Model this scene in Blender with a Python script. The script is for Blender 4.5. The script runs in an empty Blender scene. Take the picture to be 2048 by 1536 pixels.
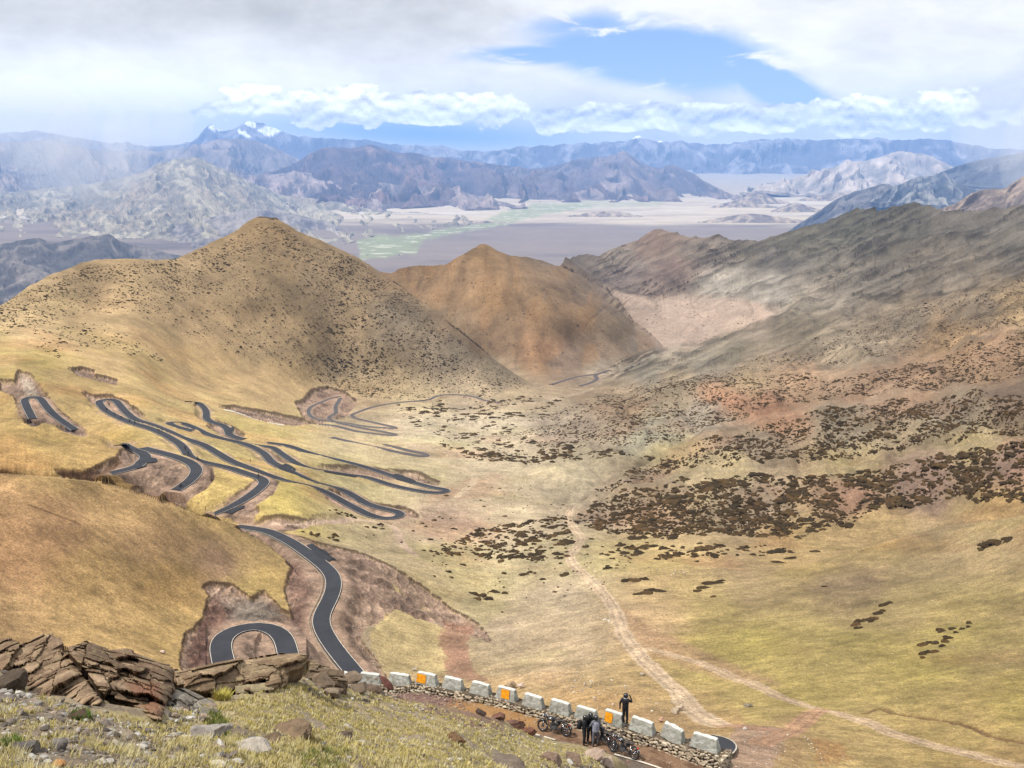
import bpy, math, random
import numpy as np
from mathutils import Vector, Matrix
# ------------------------------------------------------------------ basics
sc = bpy.context.scene
COL = sc.collection
random.seed(7)
RNG = np.random.default_rng(11)
F = 2300.0                       # focal length in photo pixels (photo 2048 x 1536)
PITCH = math.atan((768-285)/F)
SP, CP = math.sin(PITCH), math.cos(PITCH)

def ray(px, py):
    px, py = np.broadcast_arrays(np.asarray(px, float), np.asarray(py, float)); cx = (px-1024)/F; cy = (768-py)/F
    v = np.stack([cx, CP+cy*SP, -SP+cy*CP], -1)
    return v/np.linalg.norm(v, axis=-1, keepdims=True)
def P(px, py, d):
    return ray(px, py)*np.asarray(d, float)[..., None]
def pix(p):
    p = np.asarray(p, float)
    f = p[..., 1]*CP-p[..., 2]*SP
    u = p[..., 1]*SP+p[..., 2]*CP
    return 1024+F*p[..., 0]/f, 768-F*u/f
def lin(c):
    c = np.asarray(c, float)/255.0
    return np.where(c <= .04045, c/12.92, ((c+.055)/1.055)**2.4)
KA = 0.56
def A(r, g, b): return lin((r, g, b))*KA

# ------------------------------------------------------------------ noise
def _h(ix, iy, s):
    h = (ix.astype(np.int64)*374761393+iy.astype(np.int64)*668265263+s*974711) & 0xffffffff
    h = ((h ^ (h >> 13))*1274126177) & 0xffffffff
    return (h ^ (h >> 16)) & 0xffffffff
def n2(x, y, s=0):
    x = np.asarray(x, float); y = np.asarray(y, float)
    x0 = np.floor(x); y0 = np.floor(y); fx = x-x0; fy = y-y0
    u = fx*fx*fx*(fx*(fx*6-15)+10); v = fy*fy*fy*(fy*(fy*6-15)+10)
    def g(dx, dy):
        a = _h(x0+dx, y0+dy, s)*(2*math.pi/4294967296.0)
        return np.cos(a)*(fx-dx)+np.sin(a)*(fy-dy)
    a = g(0, 0); b = g(1, 0); c = g(0, 1); d = g(1, 1)
    return ((a+(b-a)*u)+((c+(d-c)*u)-(a+(b-a)*u))*v)*1.5
def fbm(x, y, o=5, s=0, g=.5, l=2.03):
    r = 0; a = 1; t = 0
    for i in range(o):
        r = r+a*n2(x, y, s+i*17); t += a; a *= g; x = x*l+3.1; y = y*l-1.7
    return r/t
def ridged(x, y, o=5, s=0, g=.5):
    r = 0; a = 1; t = 0; w = 1
    for i in range(o):
        n = 1-np.abs(n2(x, y, s+i*31))*1.6
        n = np.clip(n, 0, 1)**2
        r = r+a*n*w; w = np.clip(n*1.5, 0, 1); t += a; a *= g; x = x*2.07+5.3; y = y*2.07+1.9
    return r/t
def hash1(i, s=0):
    i = np.asarray(i).astype(np.int64)
    return _h(i, i*7+3, s)/4294967296.0
def sstep(a, b, x):
    t = np.clip((x-a)/(b-a), 0, 1); return t*t*(3-2*t)
def itp(pts, x):
    pts = sorted(pts); xs = [p[0] for p in pts]; ys = [p[1] for p in pts]
    return np.interp(x, xs, ys)
def smitp(pts, x):           # monotone smooth interpolation
    pts = sorted(pts); xs = np.array([p[0] for p in pts], float); ys = np.array([p[1] for p in pts], float)
    h = np.diff(xs); dl = np.diff(ys)/h
    m = np.zeros(len(xs)); m[0] = dl[0]; m[-1] = dl[-1]
    for i in range(1, len(xs)-1):
        m[i] = 0 if dl[i-1]*dl[i] <= 0 else 2*dl[i-1]*dl[i]/(dl[i-1]+dl[i])
    x = np.clip(x, xs[0], xs[-1]); k = np.clip(np.searchsorted(xs, x)-1, 0, len(h)-1)
    t = (x-xs[k])/h[k]; t2 = t*t; t3 = t2*t
    return (2*t3-3*t2+1)*ys[k]+(t3-2*t2+t)*h[k]*m[k]+(-2*t3+3*t2)*ys[k+1]+(t3-t2)*h[k]*m[k+1]
class TPS:
    def __init__(s, xy, v, reg=1e-4):
        xy = np.asarray(xy, float); v = np.asarray(v, float); n = len(xy)
        if v.ndim == 1: v = v[:, None]
        s.xy = xy
        K = s._k(xy)+np.eye(n)*reg
        Q = np.c_[np.ones(n), xy]
        M = np.block([[K, Q], [Q.T, np.zeros((3, 3))]])
        s.w = np.linalg.solve(M, np.r_[v, np.zeros((3, v.shape[1]))])
    def _k(s, q):
        r2 = ((q[:, None, :]-s.xy[None])**2).sum(-1)
        return .5*r2*np.log(r2+1e-12)
    def __call__(s, q):
        q = np.asarray(q, float); out = np.empty((len(q), s.w.shape[1]))
        for i in range(0, len(q), 40000):
            b = q[i:i+40000]
            out[i:i+40000] = s._k(b)@s.w[:-3]+np.c_[np.ones(len(b)), b]@s.w[-3:]
        return out
def seg_dist(qx, qy, pts, closed=False):
    """distance from points to polyline; returns (dist, index, t)"""
    pts = np.asarray(pts, float); n = len(pts)
    best = np.full(qx.shape, 1e18); bi = np.zeros(qx.shape, int); bt = np.zeros(qx.shape)
    for i in range(n if closed else n-1):
        a = pts[i]; b = pts[(i+1) % n]; dx, dy = b[0]-a[0], b[1]-a[1]; L = dx*dx+dy*dy+1e-12
        t = np.clip(((qx-a[0])*dx+(qy-a[1])*dy)/L, 0, 1)
        d = (qx-a[0]-t*dx)**2+(qy-a[1]-t*dy)**2
        m = d < best
        best = np.where(m, d, best); bi = np.where(m, i, bi); bt = np.where(m, t, bt)
    return np.sqrt(best), bi, bt
def inside(qx, qy, pts):
    r = np.zeros(qx.shape, bool); n = len(pts)
    for i in range(n):
        x1, y1 = pts[i]; x2, y2 = pts[(i+1) % n]
        if y1 == y2: continue
        c = ((y1 > qy) != (y2 > qy)) & (qx < (x2-x1)*(qy-y1)/(y2-y1)+x1)
        r ^= c
    return r
def polymask(qx, qy, pts, soft=4, rag=0, rs=20, seed=0):
    """soft, ragged edged polygon mask on the vertices"""
    xs = [p[0] for p in pts]; ys = [p[1] for p in pts]; pad = soft+rag*2+4
    m = (qx > min(xs)-pad) & (qx < max(xs)+pad) & (qy > min(ys)-pad) & (qy < max(ys)+pad)
    out = np.zeros(qx.shape); x = qx[m]; y = qy[m]
    if len(x) == 0: return out
    if rag: 
        wx = fbm(x/rs, y/rs*1.6, 4, seed+5, .6)*rag*2; wy = fbm(x/rs+40, y/rs*1.6+9, 4, seed+8, .6)*rag*1.4
        x = x+wx; y = y+wy
    d, _, _ = seg_dist(x, y, pts, True)
    sd = np.where(inside(x, y, pts), d, -d)
    out[m] = sstep(-soft, soft, sd)
    return out
def spline(pts, step=6.0):
    """Catmull-Rom resample of a polyline of tuples"""
    p = np.asarray(pts, float); p = np.vstack([2*p[0]-p[1], p, 2*p[-1]-p[-2]]); out = []
    for i in range(1, len(p)-2):
        n = max(1, int(np.linalg.norm((p[i+1]-p[i])[:2])/step))
        for k in range(n):
            t = k/n; t2 = t*t; t3 = t2*t
            out.append(.5*((2*p[i])+(-p[i-1]+p[i+1])*t+(2*p[i-1]-5*p[i]+4*p[i+1]-p[i+2])*t2+(-p[i-1]+3*p[i]-3*p[i+1]+p[i+2])*t3))
    out.append(p[-2]); return np.array(out)

# ------------------------------------------------------------------ objects
def tag(o, label=None, cat=None, group=None, kind=None):
    if label: o['label'] = label
    if cat: o['category'] = cat
    if group: o['group'] = group
    if kind: o['kind'] = kind
    return o
def mesh_np(name, v, f, mat, col=None, smooth=False, parent=None):
    """v (n,3), f (m,3|4) ints, col (n,3) linear albedo"""
    v = np.asarray(v, np.float32); f = np.asarray(f, np.int32); k = f.shape[1]
    me = bpy.data.meshes.new(name)
    me.vertices.add(len(v)); me.vertices.foreach_set('co', v.ravel())
    me.loops.add(f.size); me.loops.foreach_set('vertex_index', f.ravel())
    me.polygons.add(len(f)); me.polygons.foreach_set('loop_start', np.arange(0, f.size, k, dtype=np.int32))
    me.polygons.foreach_set('use_smooth', np.full(len(f), smooth))
    if col is not None:
        a = me.color_attributes.new('Col', 'FLOAT_COLOR', 'POINT')
        c = np.ones((len(v), 4), np.float32); c[:, :3] = np.clip(col, 0.004, .9)
        a.data.foreach_set('color', c.ravel())
    me.update(calc_edges=True); me.validate()
    me.materials.append(mat)
    o = bpy.data.objects.new(name, me); COL.objects.link(o)
    if parent: o.parent = parent
    return o
def grid_faces(nr, nc):
    i = np.arange(nr-1)[:, None]*nc+np.arange(nc-1)[None]
    return np.stack([i, i+1, i+nc+1, i+nc], -1).reshape(-1, 4)

# ------------------------------------------------------------------ materials
def newmat(name):
    m = bpy.data.materials.new(name); m.use_nodes = True
    nt = m.node_tree; b = nt.nodes['Principled BSDF']; return m, nt, b
def nd(nt, t, **kw):
    n = nt.nodes.new(t)
    for k, v in kw.items():
        if hasattr(n, k): setattr(n, k, v)
        else: n.inputs[k].default_value = v
    return n
def mat_ground(name, scales=((1.0, .25),), bump=0.0, bscale=1.0, rough=.95, bdist=1.0):
    """albedo from the surface's own colour attribute, mottled by world-space noise"""
    m, nt, b = newmat(name); L = nt.links.new
    at = nd(nt, 'ShaderNodeAttribute', attribute_name='Col')
    geo = nd(nt, 'ShaderNodeNewGeometry')
    out = at.outputs['Color']
    for sc_, amt in scales:
        no = nd(nt, 'ShaderNodeTexNoise', Scale=sc_, Detail=5.0, Roughness=.62)
        L(geo.outputs['Position'], no.inputs['Vector'])
        mr = nd(nt, 'ShaderNodeMapRange'); mr.inputs['From Min'].default_value = .3; mr.inputs['From Max'].default_value = .7
        mr.inputs['To Min'].default_value = 1-amt; mr.inputs['To Max'].default_value = 1+amt
        L(no.outputs['Fac'], mr.inputs['Value'])
        mx = nd(nt, 'ShaderNodeVectorMath', operation='SCALE')
        L(out, mx.inputs[0]); L(mr.outputs['Result'], mx.inputs['Scale']); out = mx.outputs[0]
    L(out, b.inputs['Base Color'])
    b.inputs['Roughness'].default_value = rough; b.inputs['Specular IOR Level'].default_value = .15
    if bump:
        no = nd(nt, 'ShaderNodeTexNoise', Scale=bscale, Detail=6.0, Roughness=.65)
        L(geo.outputs['Position'], no.inputs['Vector'])
        bp = nd(nt, 'ShaderNodeBump', Strength=bump, Distance=bdist)
        L(no.outputs['Fac'], bp.inputs['Height']); L(bp.outputs['Normal'], b.inputs['Normal'])
    return m
def mat_plain(name, c, rough=.7, metal=0, spec=.3, nscale=0, namt=0, bump=0):
    m, nt, b = newmat(name); L = nt.links.new
    b.inputs['Base Color'].default_value = (*c, 1); b.inputs['Roughness'].default_value = rough
    b.inputs['Metallic'].default_value = metal; b.inputs['Specular IOR Level'].default_value = spec
    if nscale:
        tc = nd(nt, 'ShaderNodeTexCoord')
        no = nd(nt, 'ShaderNodeTexNoise', Scale=nscale, Detail=5.0, Roughness=.6)
        L(tc.outputs['Object'], no.inputs['Vector'])
        cr = nd(nt, 'ShaderNodeMapRange'); cr.inputs['From Min'].default_value = .3; cr.inputs['From Max'].default_value = .7
        cr.inputs['To Min'].default_value = 1-namt; cr.inputs['To Max'].default_value = 1+namt
        L(no.outputs['Fac'], cr.inputs['Value'])
        mx = nd(nt, 'ShaderNodeVectorMath', operation='SCALE'); mx.inputs[0].default_value = c
        L(cr.outputs['Result'], mx.inputs['Scale']); L(mx.outputs[0], b.inputs['Base Color'])
        if bump:
            bp = nd(nt, 'ShaderNodeBump', Strength=bump, Distance=.05)
            L(no.outputs['Fac'], bp.inputs['Height']); L(bp.outputs['Normal'], b.inputs['Normal'])
    return m
# ------------------------------------------------------------------ camera, sun, sky
cam = bpy.data.cameras.new('camera'); camo = bpy.data.objects.new('camera', cam); COL.objects.link(camo)
cam.sensor_width = 36; cam.lens = F/2048*36; cam.clip_start = .5; cam.clip_end = 400000
camo.rotation_euler = (math.pi/2-PITCH, 0, 0); sc.camera = camo
SUN_EL, SUN_AZ = math.radians(57), math.radians(-108)      # azimuth measured from +Y towards +X
sd = Vector((math.sin(SUN_AZ)*math.cos(SUN_EL), math.cos(SUN_AZ)*math.cos(SUN_EL), math.sin(SUN_EL)))
sl = bpy.data.lights.new('sun', 'SUN'); sl.energy = 3.9; sl.angle = math.radians(.53); sl.color = (1, .955, .88)
so = bpy.data.objects.new('sun', sl); COL.objects.link(so); so.rotation_euler = sd.to_track_quat('Z', 'Y').to_euler()
sc.view_settings.view_transform = 'Standard'; sc.view_settings.look = 'None'; sc.view_settings.gamma = 1
sc.view_settings.exposure = 0.6
w = bpy.data.worlds.new('World'); sc.world = w; w.use_nodes = True
nt = w.node_tree; nt.nodes.clear(); L = nt.links.new
outw = nd(nt, 'ShaderNodeOutputWorld'); bg = nd(nt, 'ShaderNodeBackground'); bg.inputs['Strength'].default_value = .1
L(bg.outputs[0], outw.inputs['Surface'])
sky = nd(nt, 'ShaderNodeTexSky', sky_type='NISHITA', sun_disc=False, sun_elevation=SUN_EL, sun_rotation=SUN_AZ, altitude=5000)
tc = nd(nt, 'ShaderNodeTexCoord'); sx = nd(nt, 'ShaderNodeSeparateXYZ'); L(tc.outputs['Generated'], sx.inputs[0])
def M(op, a, b=None, c=None):
    n = nt.nodes.new('ShaderNodeMath'); n.operation = op
    for i, q in enumerate((a, b, c)):
        if q is None: continue
        if isinstance(q, (int, float)): n.inputs[i].default_value = q
        else: L(q, n.inputs[i])
    return n.outputs[0]
U = M('MULTIPLY', M('ARCTAN2', sx.outputs[0], sx.outputs[1]), 2.3)
V = M('MULTIPLY', M('ARCSINE', sx.outputs[2]), 2.3)
def vec(x, y, z=0.0):
    n = nt.nodes.new('ShaderNodeCombineXYZ')
    for i, q in enumerate((x, y, z)):
        if isinstance(q, (int, float)): n.inputs[i].default_value = q
        else: L(q, n.inputs[i])
    return n.outputs[0]
def noise(v, scale, detail=8, rough=.55, dist=0.0):
    n = nt.nodes.new('ShaderNodeTexNoise'); n.inputs['Scale'].default_value = scale; n.inputs['Detail'].default_value = detail
    n.inputs['Roughness'].default_value = rough; n.inputs['Distortion'].default_value = dist
    L(v, n.inputs['Vector']); return n.outputs['Fac']
def smooth(x, a, b):
    n = nt.nodes.new('ShaderNodeMapRange'); n.interpolation_type = 'SMOOTHSTEP'
    n.inputs['From Min'].default_value = a; n.inputs['From Max'].default_value = b; L(x, n.inputs['Value']); return n.outputs['Result']
def gauss(px, py, rx, ry, tilt=0.0, sharp=1.0):
    """soft elliptic cloud/clearing centred in a sky direction"""
    cu, cv = (px-1024)/1000, (285-py)/1000; rx /= 1000; ry /= 1000
    du = M('SUBTRACT', U, cu); dv = M('SUBTRACT', V, cv)
    c, s = math.cos(tilt), math.sin(tilt)
    a = M('ADD', M('MULTIPLY', du, c/rx), M('MULTIPLY', dv, s/rx)); b = M('ADD', M('MULTIPLY', du, -s/ry), M('MULTIPLY', dv, c/ry))
    r2 = M('ADD', M('MULTIPLY', a, a), M('MULTIPLY', b, b))
    return M('EXPONENT', M('MULTIPLY', r2, -sharp))
uv = vec(U, M('MULTIPLY', V, 2.2))
big = noise(uv, 2.2, 9, .55, .3)
fine = noise(uv, 8.0, 9, .58, .2)
puff = noise(vec(U, M('MULTIPLY', V, 1.6), 4.0), 10.0, 9, .56, .15)
puff2 = noise(vec(U, M('MULTIPLY', M('SUBTRACT', V, .010), 1.6), 4.0), 10.0, 9, .56, .15)
# high cover: everything cloudy except the clearing
clear = M('MAXIMUM', gauss(1310, 124, 250, 60, -.10, 1.0), gauss(1520, 175, 150, 40, -.5, 1.0))
clear = M('MAXIMUM', clear, M('MULTIPLY', gauss(1180, 70, 200, 45, .0), .55))
clear = M('MAXIMUM', clear, M('MULTIPLY', gauss(1080, 120, 170, 22, .0), .75))
far_clear = M('MULTIPLY', gauss(850, 268, 250, 24, -.05), 1.0)
dens = M('ADD', M('ADD', M('MULTIPLY', M('SUBTRACT', big, .5), .75), M('MULTIPLY', M('SUBTRACT', fine, .5), .35)), .62)
clear = M('MULTIPLY', clear, M('ADD', .72, M('MULTIPLY', fine, .55)))
clear = M('SUBTRACT', clear, M('MULTIPLY', smooth(noise(vec(U, M('MULTIPLY', V, 3.2), 9.0), 7.0, 10, .6, .6), .50, .75), .40))
cover = smooth(M('SUBTRACT', dens, M('MULTIPLY', clear, 1.05)), .0, .42)
# cumulus bank along the horizon
bank = M('MAXIMUM', gauss(1320, 235, 360, 32, .0), gauss(760, 222, 380, 38, -.02))
bank = M('MAXIMUM', bank, M('MULTIPLY', gauss(1700, 232, 260, 38, .0), .95))
bk = M('ADD', M('MULTIPLY', bank, .80), M('MULTIPLY', M('SUBTRACT', puff, .5), 1.7))
bankm = M('MULTIPLY', smooth(bk, .30, .40), smooth(bank, .10, .30))
under = M('MULTIPLY', far_clear, M('SUBTRACT', 1, bankm))
cover = M('MULTIPLY', cover, M('SUBTRACT', 1, M('MULTIPLY', under, .92)))
# cloud brightness
greyL = M('MULTIPLY', smooth(V, .10, .24), smooth(M('MULTIPLY', U, -1), -.35, .25))
b0 = M('SUBTRACT', 7.6, M('MULTIPLY', greyL, 2.5))
b0 = M('ADD', b0, M('MULTIPLY', M('SUBTRACT', big, .5), 5.5))
b0 = M('ADD', b0, M('MULTIPLY', M('SUBTRACT', fine, .5), 3.6))
shR = gauss(1880, 238, 220, 30, 0); b0 = M('SUBTRACT', b0, M('MULTIPLY', shR, 1.3))
b0 = M('SUBTRACT', b0, M('MULTIPLY', gauss(1850, 10, 240, 28, -.05), 1.6))
bb = M('ADD', 9.4, M('MULTIPLY', M('SUBTRACT', puff, puff2), 40.0))
bb = M('MINIMUM', M('MAXIMUM', bb, 5.0), 13.5)
b0 = M('ADD', b0, M('MULTIPLY', gauss(260, 215, 330, 70, 0), 1.8))
b0 = M('MINIMUM', M('MAXIMUM', b0, 4.3), 9.3)
def mixc(f, a, b):
    n = nt.nodes.new('ShaderNodeMix'); n.data_type = 'RGBA'
    if isinstance(f, (int, float)): n.inputs[0].default_value = f
    else: L(f, n.inputs[0])
    for i, q in ((6, a), (7, b)):
        if isinstance(q, tuple): n.inputs[i].default_value = (*q, 1)
        else: L(q, n.inputs[i])
    return n.outputs[2]
def scale_c(c, f):
    n = nt.nodes.new('ShaderNodeVectorMath'); n.operation = 'SCALE'; n.inputs[0].default_value = c; L(f, n.inputs['Scale']); return n.outputs[0]
skyc = nt.nodes.new('ShaderNodeVectorMath'); skyc.operation = 'MULTIPLY_ADD'; L(sky.outputs[0], skyc.inputs[0])
skyc.inputs[1].default_value = (.55, .5, .65); skyc.inputs[2].default_value = (.9, 1.75, 4.0)
c1 = mixc(cover, skyc.outputs[0], scale_c((1.0, .995, .975), b0))
c1 = mixc(under, c1, (2.2, 3.9, 7.4))
c2 = mixc(bankm, c1, scale_c((1.0, 1.0, .985), bb))
hor = smooth(V, -.03, -.01)
c3 = mixc(hor, (2.6, 2.1, 1.6), c2)
L(c3, bg.inputs['Color'])
sc.cycles.max_bounces = 4; sc.cycles.diffuse_bounces = 2; sc.cycles.glossy_bounces = 2
sc.cycles.volume_bounces = 1; sc.cycles.transparent_max_bounces = 8
sc.cycles.use_denoising = True
# ------------------------------------------------------------------ far country
ZP = -1100.0
def plain_d(py):
    return ZP/ray(1024.0, py)[..., 2]
M_FAR = mat_ground('mountain_rock', ((.004, .10), (.02, .12)))
M_PLAIN = mat_ground('plain_soil', ((.002, .08), (.01, .06)))
def range_sheet(name, crest, base, k, col, amp=60, sc_=900, step=2.2, seed=0, gully=1.0, dbase=None, back=.5, streak=.5, snow=None, rag=1.5):
    x0 = crest[0][0]; x1 = crest[-1][0]; nc = int((x1-x0)/step)+2
    px = np.linspace(x0, x1, nc); yt = smitp(crest, px); yb = itp(base, px)
    dpx = px/30.0
    yt = yt+fbm(dpx, dpx*0+seed, 5, seed, .6)*rag*2.2
    yb = np.maximum(yb, yt+1)
    nr = int(np.max(yb-yt)/step)+3
    t = np.linspace(0, 1, nr)[:, None]
    PY = yt+(yb-yt)*t; PX = np.broadcast_to(px, PY.shape)
    db = plain_d(yb) if dbase is None else itp(dbase, px) if isinstance(dbase, list) else np.full(nc, float(dbase))
    T_ = np.broadcast_to(t, PY.shape)
    D = db*(1+k*(1-T_)**1.15*np.clip((yb-yt)/60, .15, 1.6))
    Q = P(PX, PY, D)
    lat = PX/F*D.mean()          # lateral position in metres
    down = T_*(yb-yt)/F*D.mean()*3
    wx = fbm(lat/sc_*.8, down/sc_*.8, 3, seed+3)*.9
    g1 = ridged(lat/sc_+wx, down/sc_*.35+wx*.6+seed, 6, seed+1, .56)
    g2 = fbm(lat/(sc_*1.7)+9, down/(sc_*1.7), 5, seed+4)
    fade = sstep(0, .12, T_)*(1-.75*sstep(.75, 1, T_))
    h = ((g1-.45)*1.5*gully+g2*.8)*amp*(.12+fade)
    Q[..., 2] += h
    Q[..., 1] -= h*.6
    # back slope: the far side of the range
    s_ = np.array([.02, .06, .12, .22, .4])[::-1][:, None]
    tb = Q[0]; nb = []
    for s in s_[:, 0]:
        b = tb.copy(); ext = s*D[0]*back
        b[:, 1] += ext; b[:, 2] -= ext*.45+5; b[:, 0] += ext*tb[:, 0]/tb[:, 1]; nb.append(b)
    Q = np.concatenate([np.array(nb), Q], 0)
    C = col(PX, PY, T_, g1, g2, fbm(lat/sc_*4, down/sc_*3, 4, seed+9))*(1+.35*fbm(lat/sc_*14, down/sc_*9, 4, seed+19)+.25*(ridged(lat/sc_*5+wx*3, down/sc_*2, 4, seed+29)-.4))[..., None]
    C = np.concatenate([np.repeat(C[:1], len(nb), 0), C], 0)
    # skirt under the plain
    sk = Q[-1].copy(); sk[:, 2] -= 60; Q = np.concatenate([Q, sk[None]], 0); C = np.concatenate([C, C[-1:]], 0)
    f = grid_faces(Q.shape[0], Q.shape[1])
    o = mesh_np(name, Q.reshape(-1, 3), f, M_FAR, C.reshape(-1, 3))
    tag(o, kind='structure'); return o
def mixn(a, b, m):
    m = np.asarray(m)[..., None]; return np.asarray(a)*(1-m)+np.asarray(b)*m
def rockcol(c0, c1, c2=None):
    c0, c1 = A(*c0), A(*c1); c2 = A(*c2) if c2 else c1
    def f(px, py, t, g1, g2, g3):
        c = mixn(c0, c1, sstep(.25, .65, g1+g3*.5))
        c = mixn(c, c2, sstep(.0, .35, g2+g3*.4))
        return c*(1.12*(1+.45*g3))[..., None]
    return f
BL = (165, 160, 165); BD = (108, 102, 112)
def snowy(f, line, w=8):
    def g(px, py, t, g1, g2, g3):
        c = f(px, py, t, g1, g2, g3); s = np.zeros_like(px, dtype=float)
        for (x, y, rx, ry) in line:
            e = ((px-x)/rx)**2+((py-y)/ry)**2
            s = np.maximum(s, sstep(1.1, .7, e+g3*1.6))
        return mixn(c, (.85, .87, .9), s)
    return g
range_sheet('mountains', [(-200, 300), (0, 268), (60, 262), (130, 272), (220, 285), (300, 292), (380, 285), (405, 262), (424, 248), (445, 262), (470, 256), (496, 243), (520, 246), (562, 262), (602, 273), (660, 276), (740, 280), (800, 290), (868, 292), (947, 302), (985, 302), (1046, 292), (1073, 290), (1125, 290), (1159, 287), (1210, 284), (1255, 282), (1278, 272), (1292, 281), (1320, 284), (1360, 282), (1395, 287), (1456, 287), (1490, 282), (1511, 280), (1546, 277), (1595, 278), (1634, 280), (1686, 277), (1752, 278), (1804, 278), (1856, 277), (1921, 285), (1986, 296), (2100, 300), (2300, 300)],
    [(-200, 352), (2300, 356)], .12, snowy(rockcol(BD, BL), [(432, 254, 14, 7), (500, 248, 10, 7), (540, 258, 26, 8), (490, 268, 12, 4), (1278, 276, 14, 5), (1322, 284, 6, 3)]), amp=300, sc_=2200, seed=3, dbase=41000, rag=3.2, back=.2)
range_sheet('mountains', [(1480, 380), (1560, 362), (1625, 347), (1700, 325), (1750, 318), (1800, 303), (1850, 308), (1900, 330), (1940, 345), (1990, 352), (2300, 350)], [(1480, 385), (2300, 392)], .25, rockcol((170, 160, 150), (205, 190, 175)), amp=230, sc_=1500, seed=13, dbase=24000)
range_sheet('mountains', [(1850, 360), (1880, 345), (1930, 326), (2000, 312), (2100, 298), (2300, 290)], [(1850, 366), (2300, 385)], .1, rockcol((105, 105, 110), (130, 128, 130)), amp=120, sc_=1900, seed=23, dbase=20000)
range_sheet('mountains', [(880, 350), (940, 338), (1000, 335), (1060, 338), (1110, 330), (1140, 322), (1185, 315), (1225, 310), (1248, 303), (1268, 313), (1292, 330), (1320, 336), (1342, 328), (1362, 336), (1385, 345), (1410, 362), (1440, 378), (1470, 390), (1520, 398)], [(880, 392), (1100, 400), (1400, 404), (1520, 400)], .30, rockcol((104, 94, 98), (160, 142, 136), (124, 108, 110)), amp=220, sc_=1500, seed=33)
range_sheet('mountains', [(-200, 300), (0, 285), (100, 280), (200, 300), (300, 302), (380, 292), (430, 280), (480, 275), (520, 284), (560, 300), (600, 320), (640, 345), (680, 365)], [(-200, 400), (300, 395), (680, 392)], .30, rockcol((135, 125, 120), (165, 150, 140)), amp=330, sc_=1700, seed=43)
range_sheet('mountains', [(520, 350), (590, 325), (625, 305), (655, 295), (700, 296), (740, 290), (790, 303), (838, 307), (862, 314), (905, 316), (935, 322), (975, 326), (1030, 332), (1080, 340), (1110, 348), (1150, 362), (1200, 378), (1260, 393), (1300, 402)], [(520, 420), (700, 425), (900, 412), (1050, 405), (1300, 404)], .35, rockcol((92, 78, 80), (146, 122, 116), (112, 94, 94)), amp=240, sc_=1300, seed=53)
range_sheet('mountains', [(380, 365), (450, 352), (520, 350), (600, 345), (660, 352), (720, 362), (790, 368), (850, 374), (910, 380), (960, 392), (1010, 405), (1050, 414)], [(380, 440), (700, 428), (900, 422), (1050, 416)], .30, rockcol((120, 108, 108), (170, 152, 145)), amp=210, sc_=900, seed=63, dbase=[(380, 17500), (1050, 19600)])
PALE = rockcol((146, 138, 122), (182, 172, 150), (166, 152, 132))
range_sheet('hills', [(-200, 400), (0, 386), (100, 376), (200, 364), (280, 345), (335, 322), (385, 314), (430, 330), (470, 348), (520, 372), (580, 392), (640, 398), (700, 408), (760, 422), (830, 424), (900, 430), (940, 434), (968, 441)], [(-200, 472), (300, 478), (500, 492), (700, 486), (760, 470), (900, 456), (968, 444)], .42, PALE, amp=75, sc_=480, seed=73, step=1.8)
range_sheet('hills', [(230, 500), (300, 470), (360, 448), (400, 440), (450, 428), (500, 418), (560, 425), (640, 440), (700, 462), (760, 488), (800, 500)], [(230, 560), (800, 520)], .30, rockcol((115, 108, 105), (160, 150, 142)), amp=70, sc_=600, seed=83, dbase=[(230, 9800), (800, 11400)], step=1.8)
range_sheet('hills', [(-200, 500), (0, 488), (70, 476), (110, 484), (165, 474), (200, 471), (215, 467), (240, 482), (290, 496), (340, 506), (400, 520), (470, 545), (600, 600)], [(-200, 660), (600, 660)], .30, rockcol((92, 88, 86), (128, 120, 114)), amp=45, sc_=420, seed=93, dbase=6800, step=1.8)
range_sheet('hills', [(1560, 474), (1600, 446), (1628, 428), (1655, 410), (1700, 386), (1735, 377), (1770, 367), (1800, 380), (1830, 390), (1900, 410), (1960, 425)], [(1560, 476), (1960, 476)], .2, rockcol((88, 84, 82), (125, 118, 112)), amp=60, sc_=500, seed=103)
range_sheet('hills', [(1740, 398), (1780, 378), (1815, 362), (1845, 352), (1872, 352), (1890, 345), (1905, 358), (1930, 372), (1970, 382), (2060, 392)], [(1740, 402), (2060, 425)], .25, rockcol((82, 84, 88), (142, 140, 136), (158, 154, 146)), amp=95, sc_=420, seed=113, dbase=15500)
range_sheet('hills', [(1850, 430), (1890, 414), (1915, 404), (1950, 384), (1985, 377), (2005, 378), (2030, 362), (2060, 348), (2200, 325)], [(1850, 440), (2200, 470)], .25, rockcol((120, 105, 95), (170, 150, 132)), amp=40, sc_=330, seed=123, dbase=6600)
# low mounds standing on the plain
for i, (x0, xm, x1, yt, yb) in enumerate([(1395, 1500, 1640, 427, 446), (1130, 1220, 1290, 422, 434), (1455, 1515, 1580, 384, 408), (1540, 1590, 1650, 405, 424), (1420, 1480, 1560, 400, 416), (900, 960, 1020, 441, 446), (1245, 1262, 1290, 388, 396), (1690, 1760, 1850, 352, 372), (1560, 1620, 1690, 368, 384), (1590, 1680, 1780, 385, 402)]):
    range_sheet('hills', [(x0, yb-1), ((x0+xm)/2, (yt+yb)/2-2), (xm, yt), ((x1+xm)/2, (yt+yb)/2-1), (x1, yb-1)], [(x0, yb), (x1, yb)], .05, rockcol((135, 122, 114), (185, 168, 150)), amp=25, sc_=420, seed=200+i*7, rag=.6, step=1.6)
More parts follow.
